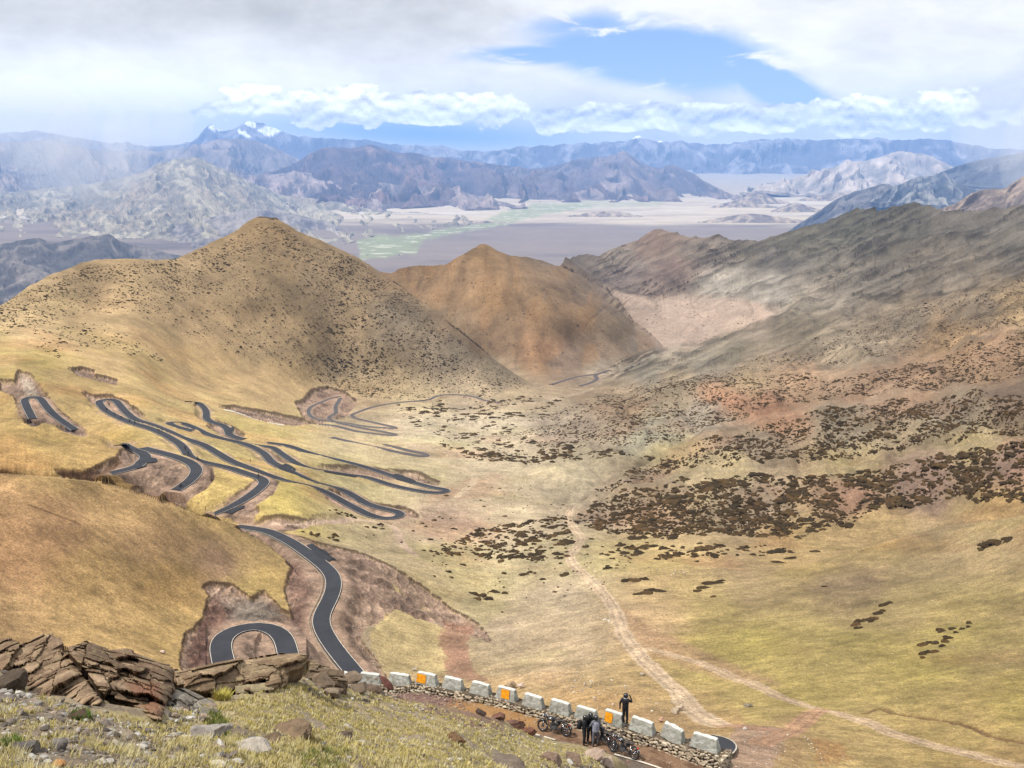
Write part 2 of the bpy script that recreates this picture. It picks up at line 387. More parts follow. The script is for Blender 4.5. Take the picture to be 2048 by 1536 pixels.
# the plain itself: one sheet out to the horizon
def plain():
    ys = np.concatenate([np.linspace(640, 400, 180), np.linspace(399, 346, 90), np.linspace(345, 340, 4)])
    px = np.linspace(-350, 2400, 1000); PX, PY = np.meshgrid(px, ys)
    Q = P(PX, PY, plain_d(PY)); X, Y = Q[..., 0], Q[..., 1]
    Q[..., 2] += fbm(X/1500, Y/1500, 4, 5)*14*sstep(60000, 20000, Y)
    near = np.array([(x, 200.0, ZP-150) for x in np.linspace(-9000, 9000, len(px))]); Q = np.concatenate([near[None], Q], 0)
    PX = np.concatenate([PX[:1], PX]); PY = np.concatenate([PY[:1], PY])
    X, Y = Q[..., 0], Q[..., 1]
    grey = A(158, 142, 130); sand = A(232, 214, 188); green = A(165, 176, 128); white = A(240, 232, 220)
    n = fbm(X/2200, Y/900, 5, 77); nf = fbm(X/300, Y/120, 4, 99)
    c = np.broadcast_to(grey, Q.shape).copy()  # near plain: cloud shadow put into the soil colour, sunlit sand beyond
    c = mixn(c, A(128, 116, 110), sstep(.05, .4, n)*.6)
    c = mixn(c, sand, sstep(452, 440, PY+n*14-(PX-1000)*.008)*.95)
    c = mixn(c, A(190, 172, 155), sstep(-.05, .25, fbm(X/2600, Y/700, 4, 17))*sstep(452, 440, PY)*.6)
    c = mixn(c, white, sstep(.12, .35, fbm(X/3000, Y/600, 4, 27))*sstep(445, 435, PY)*.7)
    g = np.maximum(polymask(PX, PY, [(715, 480), (760, 468), (850, 478), (830, 505), (720, 520)], 4, 5, 20, 3), polymask(PX, PY, [(740, 478), (850, 466), (960, 448), (1000, 425), (1080, 408), (1180, 404), (1190, 414), (1090, 430), (1000, 452), (900, 470), (800, 490)], 4, 6, 30, 4))
    g = np.maximum(g, .6*polymask(PX, PY, [(1080, 412), (1150, 400), (1330, 404), (1320, 412), (1150, 418)], 3, 4, 30, 5))
    c = mixn(c, green, g*(.75+.25*np.clip(nf*2, -1, 1)))
    c = mixn(c, white, g*sstep(.16, .3, nf)*.6)
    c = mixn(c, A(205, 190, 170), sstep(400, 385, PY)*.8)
    c = c*(1+.13*nf)[..., None]
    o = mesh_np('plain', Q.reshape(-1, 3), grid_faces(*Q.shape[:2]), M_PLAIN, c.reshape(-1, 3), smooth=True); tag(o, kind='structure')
plain()
# ------------------------------------------------------------------ air
def volume_mat(name, c, dens, anis=0.0):
    m = bpy.data.materials.new(name); m.use_nodes = True; n = m.node_tree; n.nodes.clear()
    o = n.nodes.new('ShaderNodeOutputMaterial'); v = n.nodes.new('ShaderNodeVolumePrincipled')
    v.inputs['Color'].default_value = (*c, 1); v.inputs['Density'].default_value = dens; v.inputs['Anisotropy'].default_value = anis
    n.links.new(v.outputs[0], o.inputs['Volume']); return m
def box(name, lo, hi, mat):
    x0, y0, z0 = lo; x1, y1, z1 = hi
    v = [(x0, y0, z0), (x1, y0, z0), (x1, y1, z0), (x0, y1, z0), (x0, y0, z1), (x1, y0, z1), (x1, y1, z1), (x0, y1, z1)]
    return mesh_np(name, v, [(0, 3, 2, 1), (4, 5, 6, 7), (0, 1, 5, 4), (1, 2, 6, 5), (2, 3, 7, 6), (3, 0, 4, 7)], mat)
def shower(px, py, d, rx, rz, dens, tilt=0.0):
    mb = MB(); mb.ball((0, 0, 0), (rx, rx*.8, rz), 32, 20); o = mb.build('rain_shower', volume_mat('rain_veil', (.97, .98, 1.0), dens), smooth=True)
    o.location = tuple(P(px, py, d)); o.rotation_euler = (0, tilt, 0); tag(o, kind='stuff')
def sky_air():
    for a in ((60, 250, 12500, 620, 480, .0005, 0), (180, 290, 12300, 420, 560, .0006, .15), (255, 290, 12800, 260, 520, .0009, .1), (325, 250, 12600, 330, 330, .0006, .2), (110, 340, 12900, 420, 330, .0004, .3),
              (1990, 260, 12500, 420, 420, .0005, .1), (2080, 300, 12000, 360, 560, .0006, .1)): shower(*a)
    hz = box('haze', (-40000, -3000, -1260), (40000, 52000, 1150), volume_mat('haze_air', (.28, .51, 1.0), 2.4e-5)); tag(hz, kind='stuff')
# ------------------------------------------------------------------ near terrain: one sheet from the valley below up to the near skyline
# folds: ridges whose far side drops out of sight: (ridge line, log-depth step along x, softness px)
FOLDS = [
 ([(-300, 925), (0, 945), (100, 953), (200, 965), (300, 995), (400, 1030), (480, 1060), (540, 1100), (575, 1125), (600, 1150)], [(-300, .42), (0, .42), (350, .33), (480, .18), (560, .06), (600, 0)], 3),
 ([(-300, 800), (0, 832), (60, 842), (120, 855), (180, 868), (240, 886), (262, 910), (280, 930)], [(-300, .22), (0, .2), (200, .16), (245, .09), (275, 0)], 2.5),
 ([(600, 440), (700, 505), (760, 545), (800, 575), (850, 612), (900, 650), (950, 690), (1000, 728), (1040, 755), (1085, 780)], [(600, .3), (960, .26), (1030, .14), (1080, 0)], 2),
 ([(1120, 528), (1150, 545), (1200, 572), (1240, 605), (1270, 640), (1300, 670), (1335, 700)], [(1115, 0), (1135, .08), (1200, .16), (1270, .13), (1335, 0)], 2),
 ([(1480, 1175), (1560, 1140), (1640, 1115), (1700, 1103), (1800, 1078), (1900, 1055), (2048, 1030), (2350, 985)], [(1480, 0), (1620, .06), (1800, .14), (2048, .22), (2350, .25)], 6),
 ([(1100, 1050), (1150, 1012), (1200, 984), (1280, 965), (1350, 952), (1420, 938), (1500, 933), (1600, 936), (1700, 928), (1780, 912), (1850, 898), (1950, 884), (2048, 868), (2350, 800)], [(1120, 0), (1200, .06), (1350, .10), (1600, .12), (2048, .12), (2350, .12)], 4),
 ([(1160, 990), (1240, 950), (1330, 903), (1400, 872), (1480, 850), (1560, 826), (1650, 806), (1740, 796), (1850, 784), (1950, 772), (2048, 756), (2350, 700)], [(1180, 0), (1300, .06), (1430, .2), (1650, .25), (2350, .3)], 4),
 ([(990, 885), (1050, 865), (1100, 848), (1150, 825), (1200, 805), (1280, 780), (1350, 760), (1430, 738), (1480, 730), (1560, 734), (1640, 738), (1740, 722), (1850, 705), (1950, 680), (2048, 655), (2350, 580)], [(1000, 0), (1100, .06), (1250, .22), (1500, .25), (1750, .2), (2350, .25)], 4),
 ([(1130, 800), (1200, 772), (1260, 742), (1330, 708), (1400, 682), (1480, 655), (1560, 632), (1650, 610), (1720, 592), (1800, 582), (1900, 580), (1980, 560), (2048, 540), (2350, 450)], [(1130, 0), (1230, .03), (1330, .18), (1500, .22), (1700, .14), (2350, .16)], 3),
 ([(1400, 622), (1440, 598), (1480, 580), (1560, 555), (1640, 527), (1720, 505), (1790, 480), (1860, 470), (1950, 462), (2048, 440), (2350, 380)], [(1400, 0), (1460, .08), (1600, .12), (2350, .14)], 2.5),
 ([(1190, 560), (1230, 560), (1300, 520), (1345, 500), (1400, 490)], [(1190, 0), (1230, .05), (1330, .04), (1400, 0)], 3),
 ([(1560, 655), (1620, 612), (1700, 566), (1780, 538), (1850, 524), (1950, 508), (2048, 488), (2350, 420)], [(1560, 0), (1650, .05), (1800, .07), (2350, .07)], 2.5),
 ([(1400, 575), (1480, 540), (1560, 505), (1640, 470), (1700, 442), (1740, 430)], [(1400, 0), (1480, .035), (1640, .04), (1730, 0)], 2.5),
 ([(1700, 700), (1780, 672), (1870, 648), (1960, 618), (2048, 600), (2350, 520)], [(1700, 0), (1800, .05), (2350, .06)], 3),
]
_gx = np.arange(-400, 2450, 2.0)
def _blur(a, sg):
    n = int(1.5*sg)+1; k = np.exp(-.5*(np.arange(-n, n+1)*2/sg)**2); k /= k.sum()
    return np.convolve(np.pad(a, n, mode='edge'), k, mode='valid')
FT = []
for ln, am, w in FOLDS:
    xs0 = ln[0][0]; a = itp(am, _gx)*sstep(xs0-60, xs0+10, _gx)
    FT.append((_blur(itp(ln, _gx), 7)+1.6*fbm(_gx/22.0, _gx*0+len(ln), 4, 3, .6), _blur(a, 34), w if w > 4 else .3))
def folds_at(px, py):
    r = np.zeros(np.shape(px))
    for yl_, a_, w in FT:
        u = np.interp(px, _gx, yl_)-py; a = np.interp(px, _gx, a_)
        r = r+a*sstep(-w, w, u)*np.exp(-np.clip(u, 0, None)/350)
    return r
CT = [
 # left hill
 (0,1280,232),(300,1300,250),(-300,1280,215),(-300,1450,170),(0,1430,190),(300,1430,205),(0,960,316),(200,980,332),(400,1044,342),(560,1125,345),(0,1100,272),(300,1130,297),(-300,945,300),(-300,1100,250),(-150,1020,277),(-150,960,305),
 # mound and switchback flank
 (0,937,448),(0,890,490),(0,852,530),(100,942,458),(100,900,495),(100,868,530),(200,945,470),(200,902,505),(-300,860,500),(-300,925,425),(100,825,632),(300,922,490),(390,950,470),(480,990,455),(540,960,480),(370,890,525),(250,830,640),(200,800,710),
 (45,795,668),(0,760,735),(-300,760,650),(440,830,830),(400,800,960),(650,900,690),(800,980,585),(900,980,590),(700,1020,505),(810,1028,515),(520,850,800),(600,820,1150),(650,790,1290),(850,860,900),(950,800,1330),
 (1000,850,1010),(1000,920,730),(1000,1000,570),(1000,1100,460),(1000,1200,380),(850,1200,350),(740,1150,352),(850,1350,285),(1000,1350,268),(700,1350,275),(520,1280,283),(460,1190,315),(640,1150,333),(520,1062,410),(580,1350,255),(700,1480,215),(900,1480,205),(1100,1480,175),(1100,1560,130),(700,1560,180),(480,1400,235),
 # valley floor by the bench, right foreground slope
 (1250,1250,300),(1350,1386,222),(1450,1440,182),(1600,1420,188),(1480,1490,140),(1450,1560,108),(1600,1536,135),(1800,1536,145),(2048,1536,145),(2300,1536,138),(2048,1400,185),(1800,1300,240),(2048,1200,280),(2300,1200,260),(1600,1200,325),(1300,1150,392),(1140,1080,465),(1450,1120,420),
 (1700,1125,385),(2048,1050,360),(2300,1010,340),(1700,1085,480),(1500,1085,470),(1900,1045,500),(2300,960,500),
 # shrub hills
 (1400,1000,535),(1600,985,545),(1800,965,555),(2048,905,535),(1200,1000,590),(1350,968,590),(1500,948,580),(1700,944,568),(2048,884,545),(1300,1060,490),
 (1250,955,640),(1400,918,675),(1700,880,690),(1700,902,665),(1550,900,672),(1430,880,700),(1650,820,730),(2048,774,680),(2300,720,640),(2048,830,650),
 (1150,890,800),(1100,860,950),(1200,860,900),(1200,815,1040),(1350,770,1120),(1600,745,1140),(1400,850,950),(1700,780,1000),(2048,665,1130),(2048,740,980),(2300,620,1100),
 # long grey and olive slopes
 (1130,812,1240),(1260,752,1700),(1400,690,1810),(1500,730,1500),(1560,640,1900),(1700,690,1500),(1750,600,1950),(2048,560,1800),(2048,630,1500),(1350,740,1600),
 (1600,600,2300),(1720,540,2500),(1900,520,2350),(2048,470,2400),(1500,590,2600),
 (1230,570,2900),(1330,480,3500),(1150,512,3350),(1450,560,3000),(1560,475,3500),(1700,430,3600),(1870,430,3500),(2048,420,3400),(2300,380,3200),(1600,530,3000),(1750,470,3300),
 # pink basin, valley outlet, brown cone
 (1400,640,2600),(1325,698,2080),(1340,600,2850),(1200,740,1765),(1150,755,1715),(1100,768,1500),(1120,790,1350),
 (970,494,2068),(1100,745,1735),(1290,688,1965),(1250,702,1880),(1150,730,1785),(1050,640,1887),(1200,650,1950),(850,560,2080),(800,552,2130),(962,680,1850),(880,600,1965),(1200,600,1955),(1140,556,2020),(1000,560,1976),(1100,600,1935),(1100,560,1985),(1050,580,1950),(1050,540,2005),(1150,600,1985),(1150,680,1872),(1200,695,1870),(1240,672,1928),(1050,700,1815),(1000,700,1815),(1000,640,1880),(900,630,1932),(1250,645,1980),(960,655,1878),(1000,600,1925),
 # the big scree hill
 (540,440,1575),(450,485,1500),(350,528,1385),(180,530,1290),(90,575,1165),(0,610,1060),(-300,750,840),(0,690,870),(200,700,930),(330,758,965),(330,640,1180),(500,770,1110),(600,610,1395),(550,700,1295),(500,600,1330),(640,520,1520),(700,516,1547),(800,588,1498),(800,700,1400),(900,662,1442),(1000,738,1385),(1065,782,1395),(800,795,1330),(900,803,1330),(180,620,1140),(700,620,1453),(700,700,1385),(700,760,1338),(620,740,1320),(760,700,1390),(760,620,1450),(850,720,1385),(850,770,1350),(900,730,1385),(950,755,1370),(600,690,1340),(500,700,1250),(500,650,1335),(400,640,1262),(430,690,1172),
]
CT = np.array(CT, float)
_v = np.log(CT[:, 2])-folds_at(CT[:, 0], CT[:, 1])
TD = TPS(np.c_[CT[:, 0]/1000, CT[:, 1]/700], _v, 7e-3)
SKYL = [(-320, 735), (-100, 660), (0, 606), (40, 587), (90, 556), (130, 538), (170, 524), (210, 520), (240, 522), (290, 524), (340, 521), (380, 505), (430, 480), (470, 462), (500, 445), (520, 437), (545, 434), (570, 445), (600, 462), (650, 482), (700, 506), (740, 530), (760, 543), (782, 547), (800, 539), (830, 535), (862, 533), (890, 528), (910, 516), (940, 500), (970, 488), (1000, 503), (1040, 512), (1075, 515), (1100, 524), (1120, 528), (1135, 517), (1160, 504), (1185, 507), (1215, 502), (1250, 488), (1290, 470), (1312, 462), (1340, 468), (1380, 475), (1440, 476), (1500, 480), (1560, 464), (1600, 452), (1640, 440), (1680, 425), (1715, 412), (1745, 413), (1765, 417), (1800, 411), (1832, 404), (1855, 412), (1870, 418), (1900, 426), (1940, 424), (2000, 415), (2048, 408), (2350, 355)]
TBOT = [(-320, 1500), (600, 1500), (760, 1540), (1000, 1585), (1400, 1620), (2350, 1620)]
def tdepth(px, py):
    px = np.asarray(px, float); py = np.asarray(py, float); sh = px.shape
    q = np.c_[px.ravel()/1000, py.ravel()/700]
    return np.exp(TD(q)[:, 0].reshape(sh)+folds_at(px, py))
# ---- roads (centre lines as seen, laid on the ground)
ROADS = {
 'A': [(470,1052),(503,1056),(532,1060),(556,1070),(581,1084),(605,1100),(634,1121),(655,1138),(667,1156),(666,1181),(655,1207),(643,1229),(640,1247),(651,1271),(672,1303),(692,1328),(713,1354),(735,1385)],
 'U': [(452,1345),(446,1318),(440,1295),(443,1277),(458,1264),(480,1257),(508,1254),(535,1256),(556,1264),(567,1277),(574,1300),(580,1325),(584,1345)],
 'B': [(66,838),(60,826),(54,814),(50,804),(47,797),(56,792),(68,791),(79,794),(87,804),(97,817),(110,830),(127,845),(150,860)],
 'B2': [(240,889),(262,896),(282,904),(293,913),(287,924),(266,934),(238,942),(222,947)],
 'C': [(285,895),(322,904),(350,912),(375,922),(391,933),(394,943),(385,955),(362,972),(352,981)],
 'D': [(429,1027),(467,1008),(497,993),(520,976),(529,965),(522,956),(497,949),(459,937),(425,928),(398,920),(380,914),(373,903),(361,889),(338,875),(312,862),(287,852),(260,844),(230,831),(212,821),(202,811),(197,803),(206,798),(222,798),(232,801),(241,811),(252,824),(270,838),(300,848),(332,861),(362,875),(390,884),(412,893),(438,908),(462,922),(490,934),(532,948),(576,959),(623,970),(658,987),(693,1008),(722,1022),(752,1033),(782,1036),(803,1031),(799,1024),(781,1020),(737,1008),(708,993),(678,978),(649,968),(620,958),(590,946),(564,935),(543,923),(529,908),(508,896),(482,887),(459,881),(436,874),(412,866),(390,856),(365,847),(348,843),(337,845),(345,850),(362,855),(385,861)],
 'E': [(375,801),(398,806),(409,816),(413,827),(413,837),(425,845),(443,850),(455,858),(458,867),(470,873),(488,878)],
 'E2': [(479,884),(500,888),(523,893),(546,897),(564,908),(582,920),(605,930),(649,940),(693,949),(737,958),(781,971),(825,980),(869,985),(898,983),(893,979),(869,976),(833,967),(795,956),(751,942),(707,929),(664,917),(620,905),(576,892),(535,884)],
 'F': [(664,874),(693,882),(737,893),(781,902),(825,909),(855,912),(850,907),(825,903),(795,896),(766,890)],
 'G': [(637,848),(678,853),(722,864),(766,870),(793,870),(766,864),(716,853),(678,844),(658,837),(660,832),(672,826),(671,814),(681,797)],
 'H': [(681,794),(658,798),(628,810),(617,820),(621,831),(640,838),(693,845),(737,852),(793,855),(752,845),(708,836),(703,831),(722,822),(751,813),(810,803),(857,798),(872,791),(898,788),(942,791),(971,800),(1000,804)],
 'J': [(1102,768),(1125,762),(1153,754),(1194,748),(1212,746)],
 'K': [(1160,772),(1185,764),(1194,758),(1190,751),(1220,741)],
}
RW = {'A': 4.6, 'U': 4.9, 'B': 4.4, 'B2': 5.0, 'C': 5.0, 'D': 4.6, 'E': 5.0, 'E2': 4.4, 'F': 4.2, 'G': 4.6, 'H': 4.2, 'J': 6, 'K': 6}
LAYBYS = [[(612,1093),(630,1092),(650,1100),(668,1114),(674,1125),(658,1128),(640,1119)], [(268,932),(284,922),(300,912),(312,913),(315,918),(303,926),(275,935)], [(444,1025),(470,1012),(488,1006),(490,1011),(462,1025)], [(646,940),(672,942),(716,954),(711,958),(649,946)], [(784,951),(804,951),(834,965),(822,968),(793,959)], [(555,932),(576,932),(592,943),(587,949),(564,939)], [(675,989),(690,991),(719,1008),(716,1013),(678,996)], [(455,858),(470,857),(467,865),(459,869)]]
def disp(X, Y, D, wl_max=None):
    """height of the small relief, in octaves that suit the distance"""
    h = np.zeros(np.shape(X))
    for i, wl in enumerate([420, 210, 105, 52, 26, 13, 6.5, 3.2, 1.6]):
        a = sstep(2.2, 5, wl/(D*.004+1e-6))*sstep(.30, .12, wl/D)
        if np.max(a) <= 0: continue
        g = n2(X/wl+i*7.1, Y/wl-i*3.3, 50+i)
        h = h+a*g*wl*.022
    return h
def surf(px, py, rough=1.0):
    D = tdepth(px, py); Q = P(px, py, D)
    Q[..., 2] += disp(Q[..., 0], Q[..., 1], D)*rough
    return Q, D
# road world centre lines
ROAD3 = {}
for k, pl in ROADS.items():
    s = spline(pl, 5.0); q, D = surf(s[:, 0], s[:, 1], .3)
    L_ = np.r_[0, np.cumsum(np.linalg.norm(np.diff(q[:, :2], axis=0), axis=1))]
    n = max(8, int(L_[-1]/2.5)); u = np.linspace(0, L_[-1], n)
    q = np.stack([np.interp(u, L_, q[:, i]) for i in range(3)], 1)
    for it in range(6):
        e = q.copy(); e[1:-1] = (q[:-2]+2*q[1:-1]+q[2:])/4; q = e
    z = q[:, 2].copy()
    for it in range(10): z[1:-1] = (z[:-2]+z[1:-1]+z[2:])/3
    q[:, 2] = z; ROAD3[k] = q

NC, NR = 1230, 660
cpx = np.linspace(-310, 2340, NC); yt = smitp(SKYL, cpx)+fbm(cpx/18, cpx*0, 4, 8, .6)*2.0+fbm(cpx/5, cpx*0, 2, 8, .6)*.8
yb = itp(TBOT, cpx)
tt = np.linspace(0, 1, NR)[:, None]
PY = yt+(yb-yt)*tt; PX = np.broadcast_to(cpx, PY.shape).copy()
for yl_, a_, w_f in FT:                       # rows of the sheet meet every ridge line exactly
    if w_f > 1: continue
    yl = np.interp(cpx, _gx, yl_); av = np.interp(cpx, _gx, a_); cols_ = np.nonzero((av > .006) & (yl > yt+6) & (yl < yb-6))[0]
    r_i = np.clip(np.round((yl-yt)/(yb-yt)*(NR-1)).astype(int), 2, NR-3)[cols_]
    PY[r_i, cols_] = yl[cols_]+.45; PY[r_i-1, cols_] = yl[cols_]-.45; PY[r_i+1, cols_] = np.maximum(PY[r_i+1, cols_], yl[cols_]+1.0); PY[r_i-2, cols_] = np.minimum(PY[r_i-2, cols_], yl[cols_]-1.0)
D = tdepth(PX, PY); Q = P(PX, PY, D)
# masks of bare cut ground (scree) : polygon, soft, ragged
CUTS = [
 ([(360,1318),(372,1262),(405,1240),(420,1190),(405,1172),(430,1166),(470,1172),(500,1195),(530,1180),(560,1215),(585,1232),(570,1180),(583,1135),(560,1110),(520,1085),(475,1062),(500,1050),(560,1060),(640,1090),(720,1105),(790,1140),(850,1175),(900,1215),(960,1250),(985,1290),(905,1255),(830,1235),(790,1215),(770,1240),(735,1250),(720,1280),(750,1320),(765,1345),(790,1380),(600,1420),(380,1400)], 2.5, 6, 30),
 ([(118,945),(170,948),(235,915),(245,898),(262,903),(285,905),(320,905),(352,915),(375,940),(368,952),(330,965),(300,975),(240,965),(130,955)], 2, 4, 22),
 ([(250,985),(300,965),(345,958),(378,930),(395,920),(425,930),(432,955),(415,975),(385,992),(370,1010),(400,1040),(330,1010)], 2, 4, 22),
 ([(410,1030),(455,1005),(490,980),(505,962),(530,955),(560,965),(548,990),(510,1010),(520,1020),(470,1060),(560,1060),(640,1042),(560,1030),(500,1040)], 2, 4, 22),
 ([(0,765),(30,765),(38,742),(60,748),(80,770),(92,790),(60,800),(0,778)], 3, 4, 22),
 ([(30,790),(45,780),(95,785),(110,815),(150,845),(175,868),(140,865),(110,850),(90,845),(65,850),(45,835),(35,805)], 2.5, 4, 22),
 ([(138,737),(165,735),(190,742),(188,750),(215,755),(235,762),(232,770),(200,762),(160,752)], 2, 3, 15),
 ([(165,782),(190,790),(215,790),(245,800),(275,815),(292,835),(275,836),(240,830),(215,818),(192,806)], 2, 4, 22),
 ([(592,808),(608,800),(625,785),(655,780),(690,790),(715,808),(705,818),(690,835),(640,842),(612,835),(600,820)], 2, 4, 18),
 ([(440,812),(470,812),(520,822),(600,835),(640,845),(590,850),(520,838),(470,822)], 2, 3, 18),
 ([(655,995),(670,1005),(700,1015),(740,1030),(800,1040),(840,1030),(815,1015),(740,1005),(690,985),(660,980)], 2, 5, 22),
 ([(540,1030),(700,1035),(860,1045),(960,1040),(840,1018),(860,1050),(700,1050),(520,1045)], 4, 5, 30),
 ([(415,848),(440,848),(470,856),(490,868),(480,880),(455,874)], 2, 3, 14),
 ([(525,905),(545,905),(575,925),(560,928),(540,918)], 2, 3, 14), ([(640,935),(720,938),(800,952),(780,962),(700,950)], 3, 4, 20),
 ([(780,945),(830,948),(880,965),(870,972),(820,960)], 3, 3, 20),
]
m_ = (PX > -20) & (PX < 1020) & (PY > 725) & (PY < 1450)
cut = np.zeros(PX.shape)
for i, (pl, so_, rg, rs) in enumerate(CUTS):
    s = 1.0 if i != 11 else .45
    pm_ = s*polymask(PX, PY, pl, so_, rg*.55, rs*.55, 60+i)
    if i in (1, 2, 3): pm_ = pm_*(PY < np.interp(PX, _gx, FT[0][0])-4)
    cut = np.maximum(cut, pm_)
def _sh(a, dr, dc): return np.roll(np.roll(a, dr, 0), dc, 1)
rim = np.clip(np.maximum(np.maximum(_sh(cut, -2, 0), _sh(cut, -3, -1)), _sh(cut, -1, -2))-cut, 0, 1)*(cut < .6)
# relief
H = disp(Q[..., 0], Q[..., 1], D)
acr = PY+.40*PX; acr2 = PY-.62*PX
cone = polymask(PX, PY, [(780, 530), (970, 480), (1120, 520), (1335, 700), (1050, 760), (850, 620)], 6)
hill_r = sstep(1120, 1300, PX)*sstep(800, 700, PY-(2048-PX)*.12+60)*(1-cone)
fan = polymask(PX, PY, [(1225, 588), (1330, 598), (1420, 592), (1500, 600), (1560, 612), (1545, 640), (1470, 662), (1400, 680), (1340, 700), (1305, 690), (1270, 640)], 10, 5, 40, 12); hill_r = hill_r*(1-.8*fan)
strata = ridged(PX/260+fbm(PX/90, PY/60, 3, 5)*.25, acr/15+fbm(PX/130, PY/90, 3, 6)*.8, 4, 21, .6)
H = H+(strata-.4)*hill_r*D*.0032
spur = ridged(PX/420+fbm(PX/200, PY/120, 3, 17)*.5, acr/62+fbm(PX/160, PY/120, 3, 18)*.5, 5, 19, .5)
sky_f = .15+.85*sstep(0, 28, PY-yt)
H = H+(spur-.4)*hill_r*D*.0065*sky_f
slin = ridged(PX/150+fbm(PX/60, PY/50, 3, 15)*.3, acr/6.5+fbm(PX/110, PY/70, 3, 16)*1.5, 3, 27, .6); band = sstep(-.05, .25, fbm(PX/160, acr/40, 4, 28))
H = H+(slin-.4)*hill_r*(.3+.7*band)*D*.0020
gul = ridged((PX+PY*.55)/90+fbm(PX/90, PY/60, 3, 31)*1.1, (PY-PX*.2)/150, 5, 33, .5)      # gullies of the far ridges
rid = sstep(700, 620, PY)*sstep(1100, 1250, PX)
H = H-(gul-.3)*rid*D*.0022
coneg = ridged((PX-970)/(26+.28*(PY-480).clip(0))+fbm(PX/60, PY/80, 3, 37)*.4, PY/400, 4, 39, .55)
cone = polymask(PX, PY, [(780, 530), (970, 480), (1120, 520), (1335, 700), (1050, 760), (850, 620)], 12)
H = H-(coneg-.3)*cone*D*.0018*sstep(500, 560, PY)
bigm = polymask(PX, PY, [(-310, 720), (0, 590), (180, 510), (340, 510), (540, 425), (700, 500), (900, 650), (1075, 778), (900, 790), (600, 780), (300, 740), (0, 690), (-310, 800)], 14)
H = H+bigm*disp(Q[..., 0], Q[..., 1]*.5, D)*.5
# hillocks of the shrub slopes
shz = polymask(PX, PY, [(1150, 1040), (1000, 880), (1200, 800), (1480, 730), (2348, 560), (2348, 990), (2048, 1000), (1700, 1060), (1300, 1085)], 25)
H = H+shz*fbm((PX-PY*.8)/85, (PY+.45*PX)/60, 3, 71)*D*.008
H = H+cut*(fbm(Q[..., 0]/9, Q[..., 1]/9, 4, 91, .6)*1.2+ridged(Q[..., 0]/4, Q[..., 1]/10, 4, 92)*.9)
Q[..., 2] += H-cut*np.clip(D*.0030, .7, 2.2)
# bed the roads
road_d = np.full(PX.shape, 1e9); rz = np.zeros(PX.shape)
for k, r in ROAD3.items():
    u, v = pix(r)
    m = (PX > u.min()-30) & (PX < u.max()+30) & (PY > v.min()-22) & (PY < v.max()+22)
    x = Q[..., 0][m]; y = Q[..., 1][m]
    if k in ('B', 'B2', 'C', 'D'):          # a ridge in front of the road keeps its own ground
        m &= PY < np.interp(PX, _gx, FT[0][0])-1
        if k == 'B': m &= PY < np.interp(PX, _gx, FT[1][0])-1
        x = Q[..., 0][m]; y = Q[..., 1][m]
    d, bi, bt = seg_dist(x, y, r[:, :2])
    z = r[bi, 2]*(1-bt)+r[np.minimum(bi+1, len(r)-1), 2]*bt
    dd = d-RW[k]/2; ok = (dd < road_d[m]) & (np.abs(z-Q[..., 2][m]) < 14)
    t1 = road_d[m]; t1[ok] = dd[ok]; road_d[m] = t1
    t2 = rz[m]; t2[ok] = z[ok]; rz[m] = t2
w = sstep(5.5, 1.2, road_d)
w = np.where(road_d > 1e8, 0, w)
Q[..., 2] = Q[..., 2]*(1-w)+(rz-.22)*w
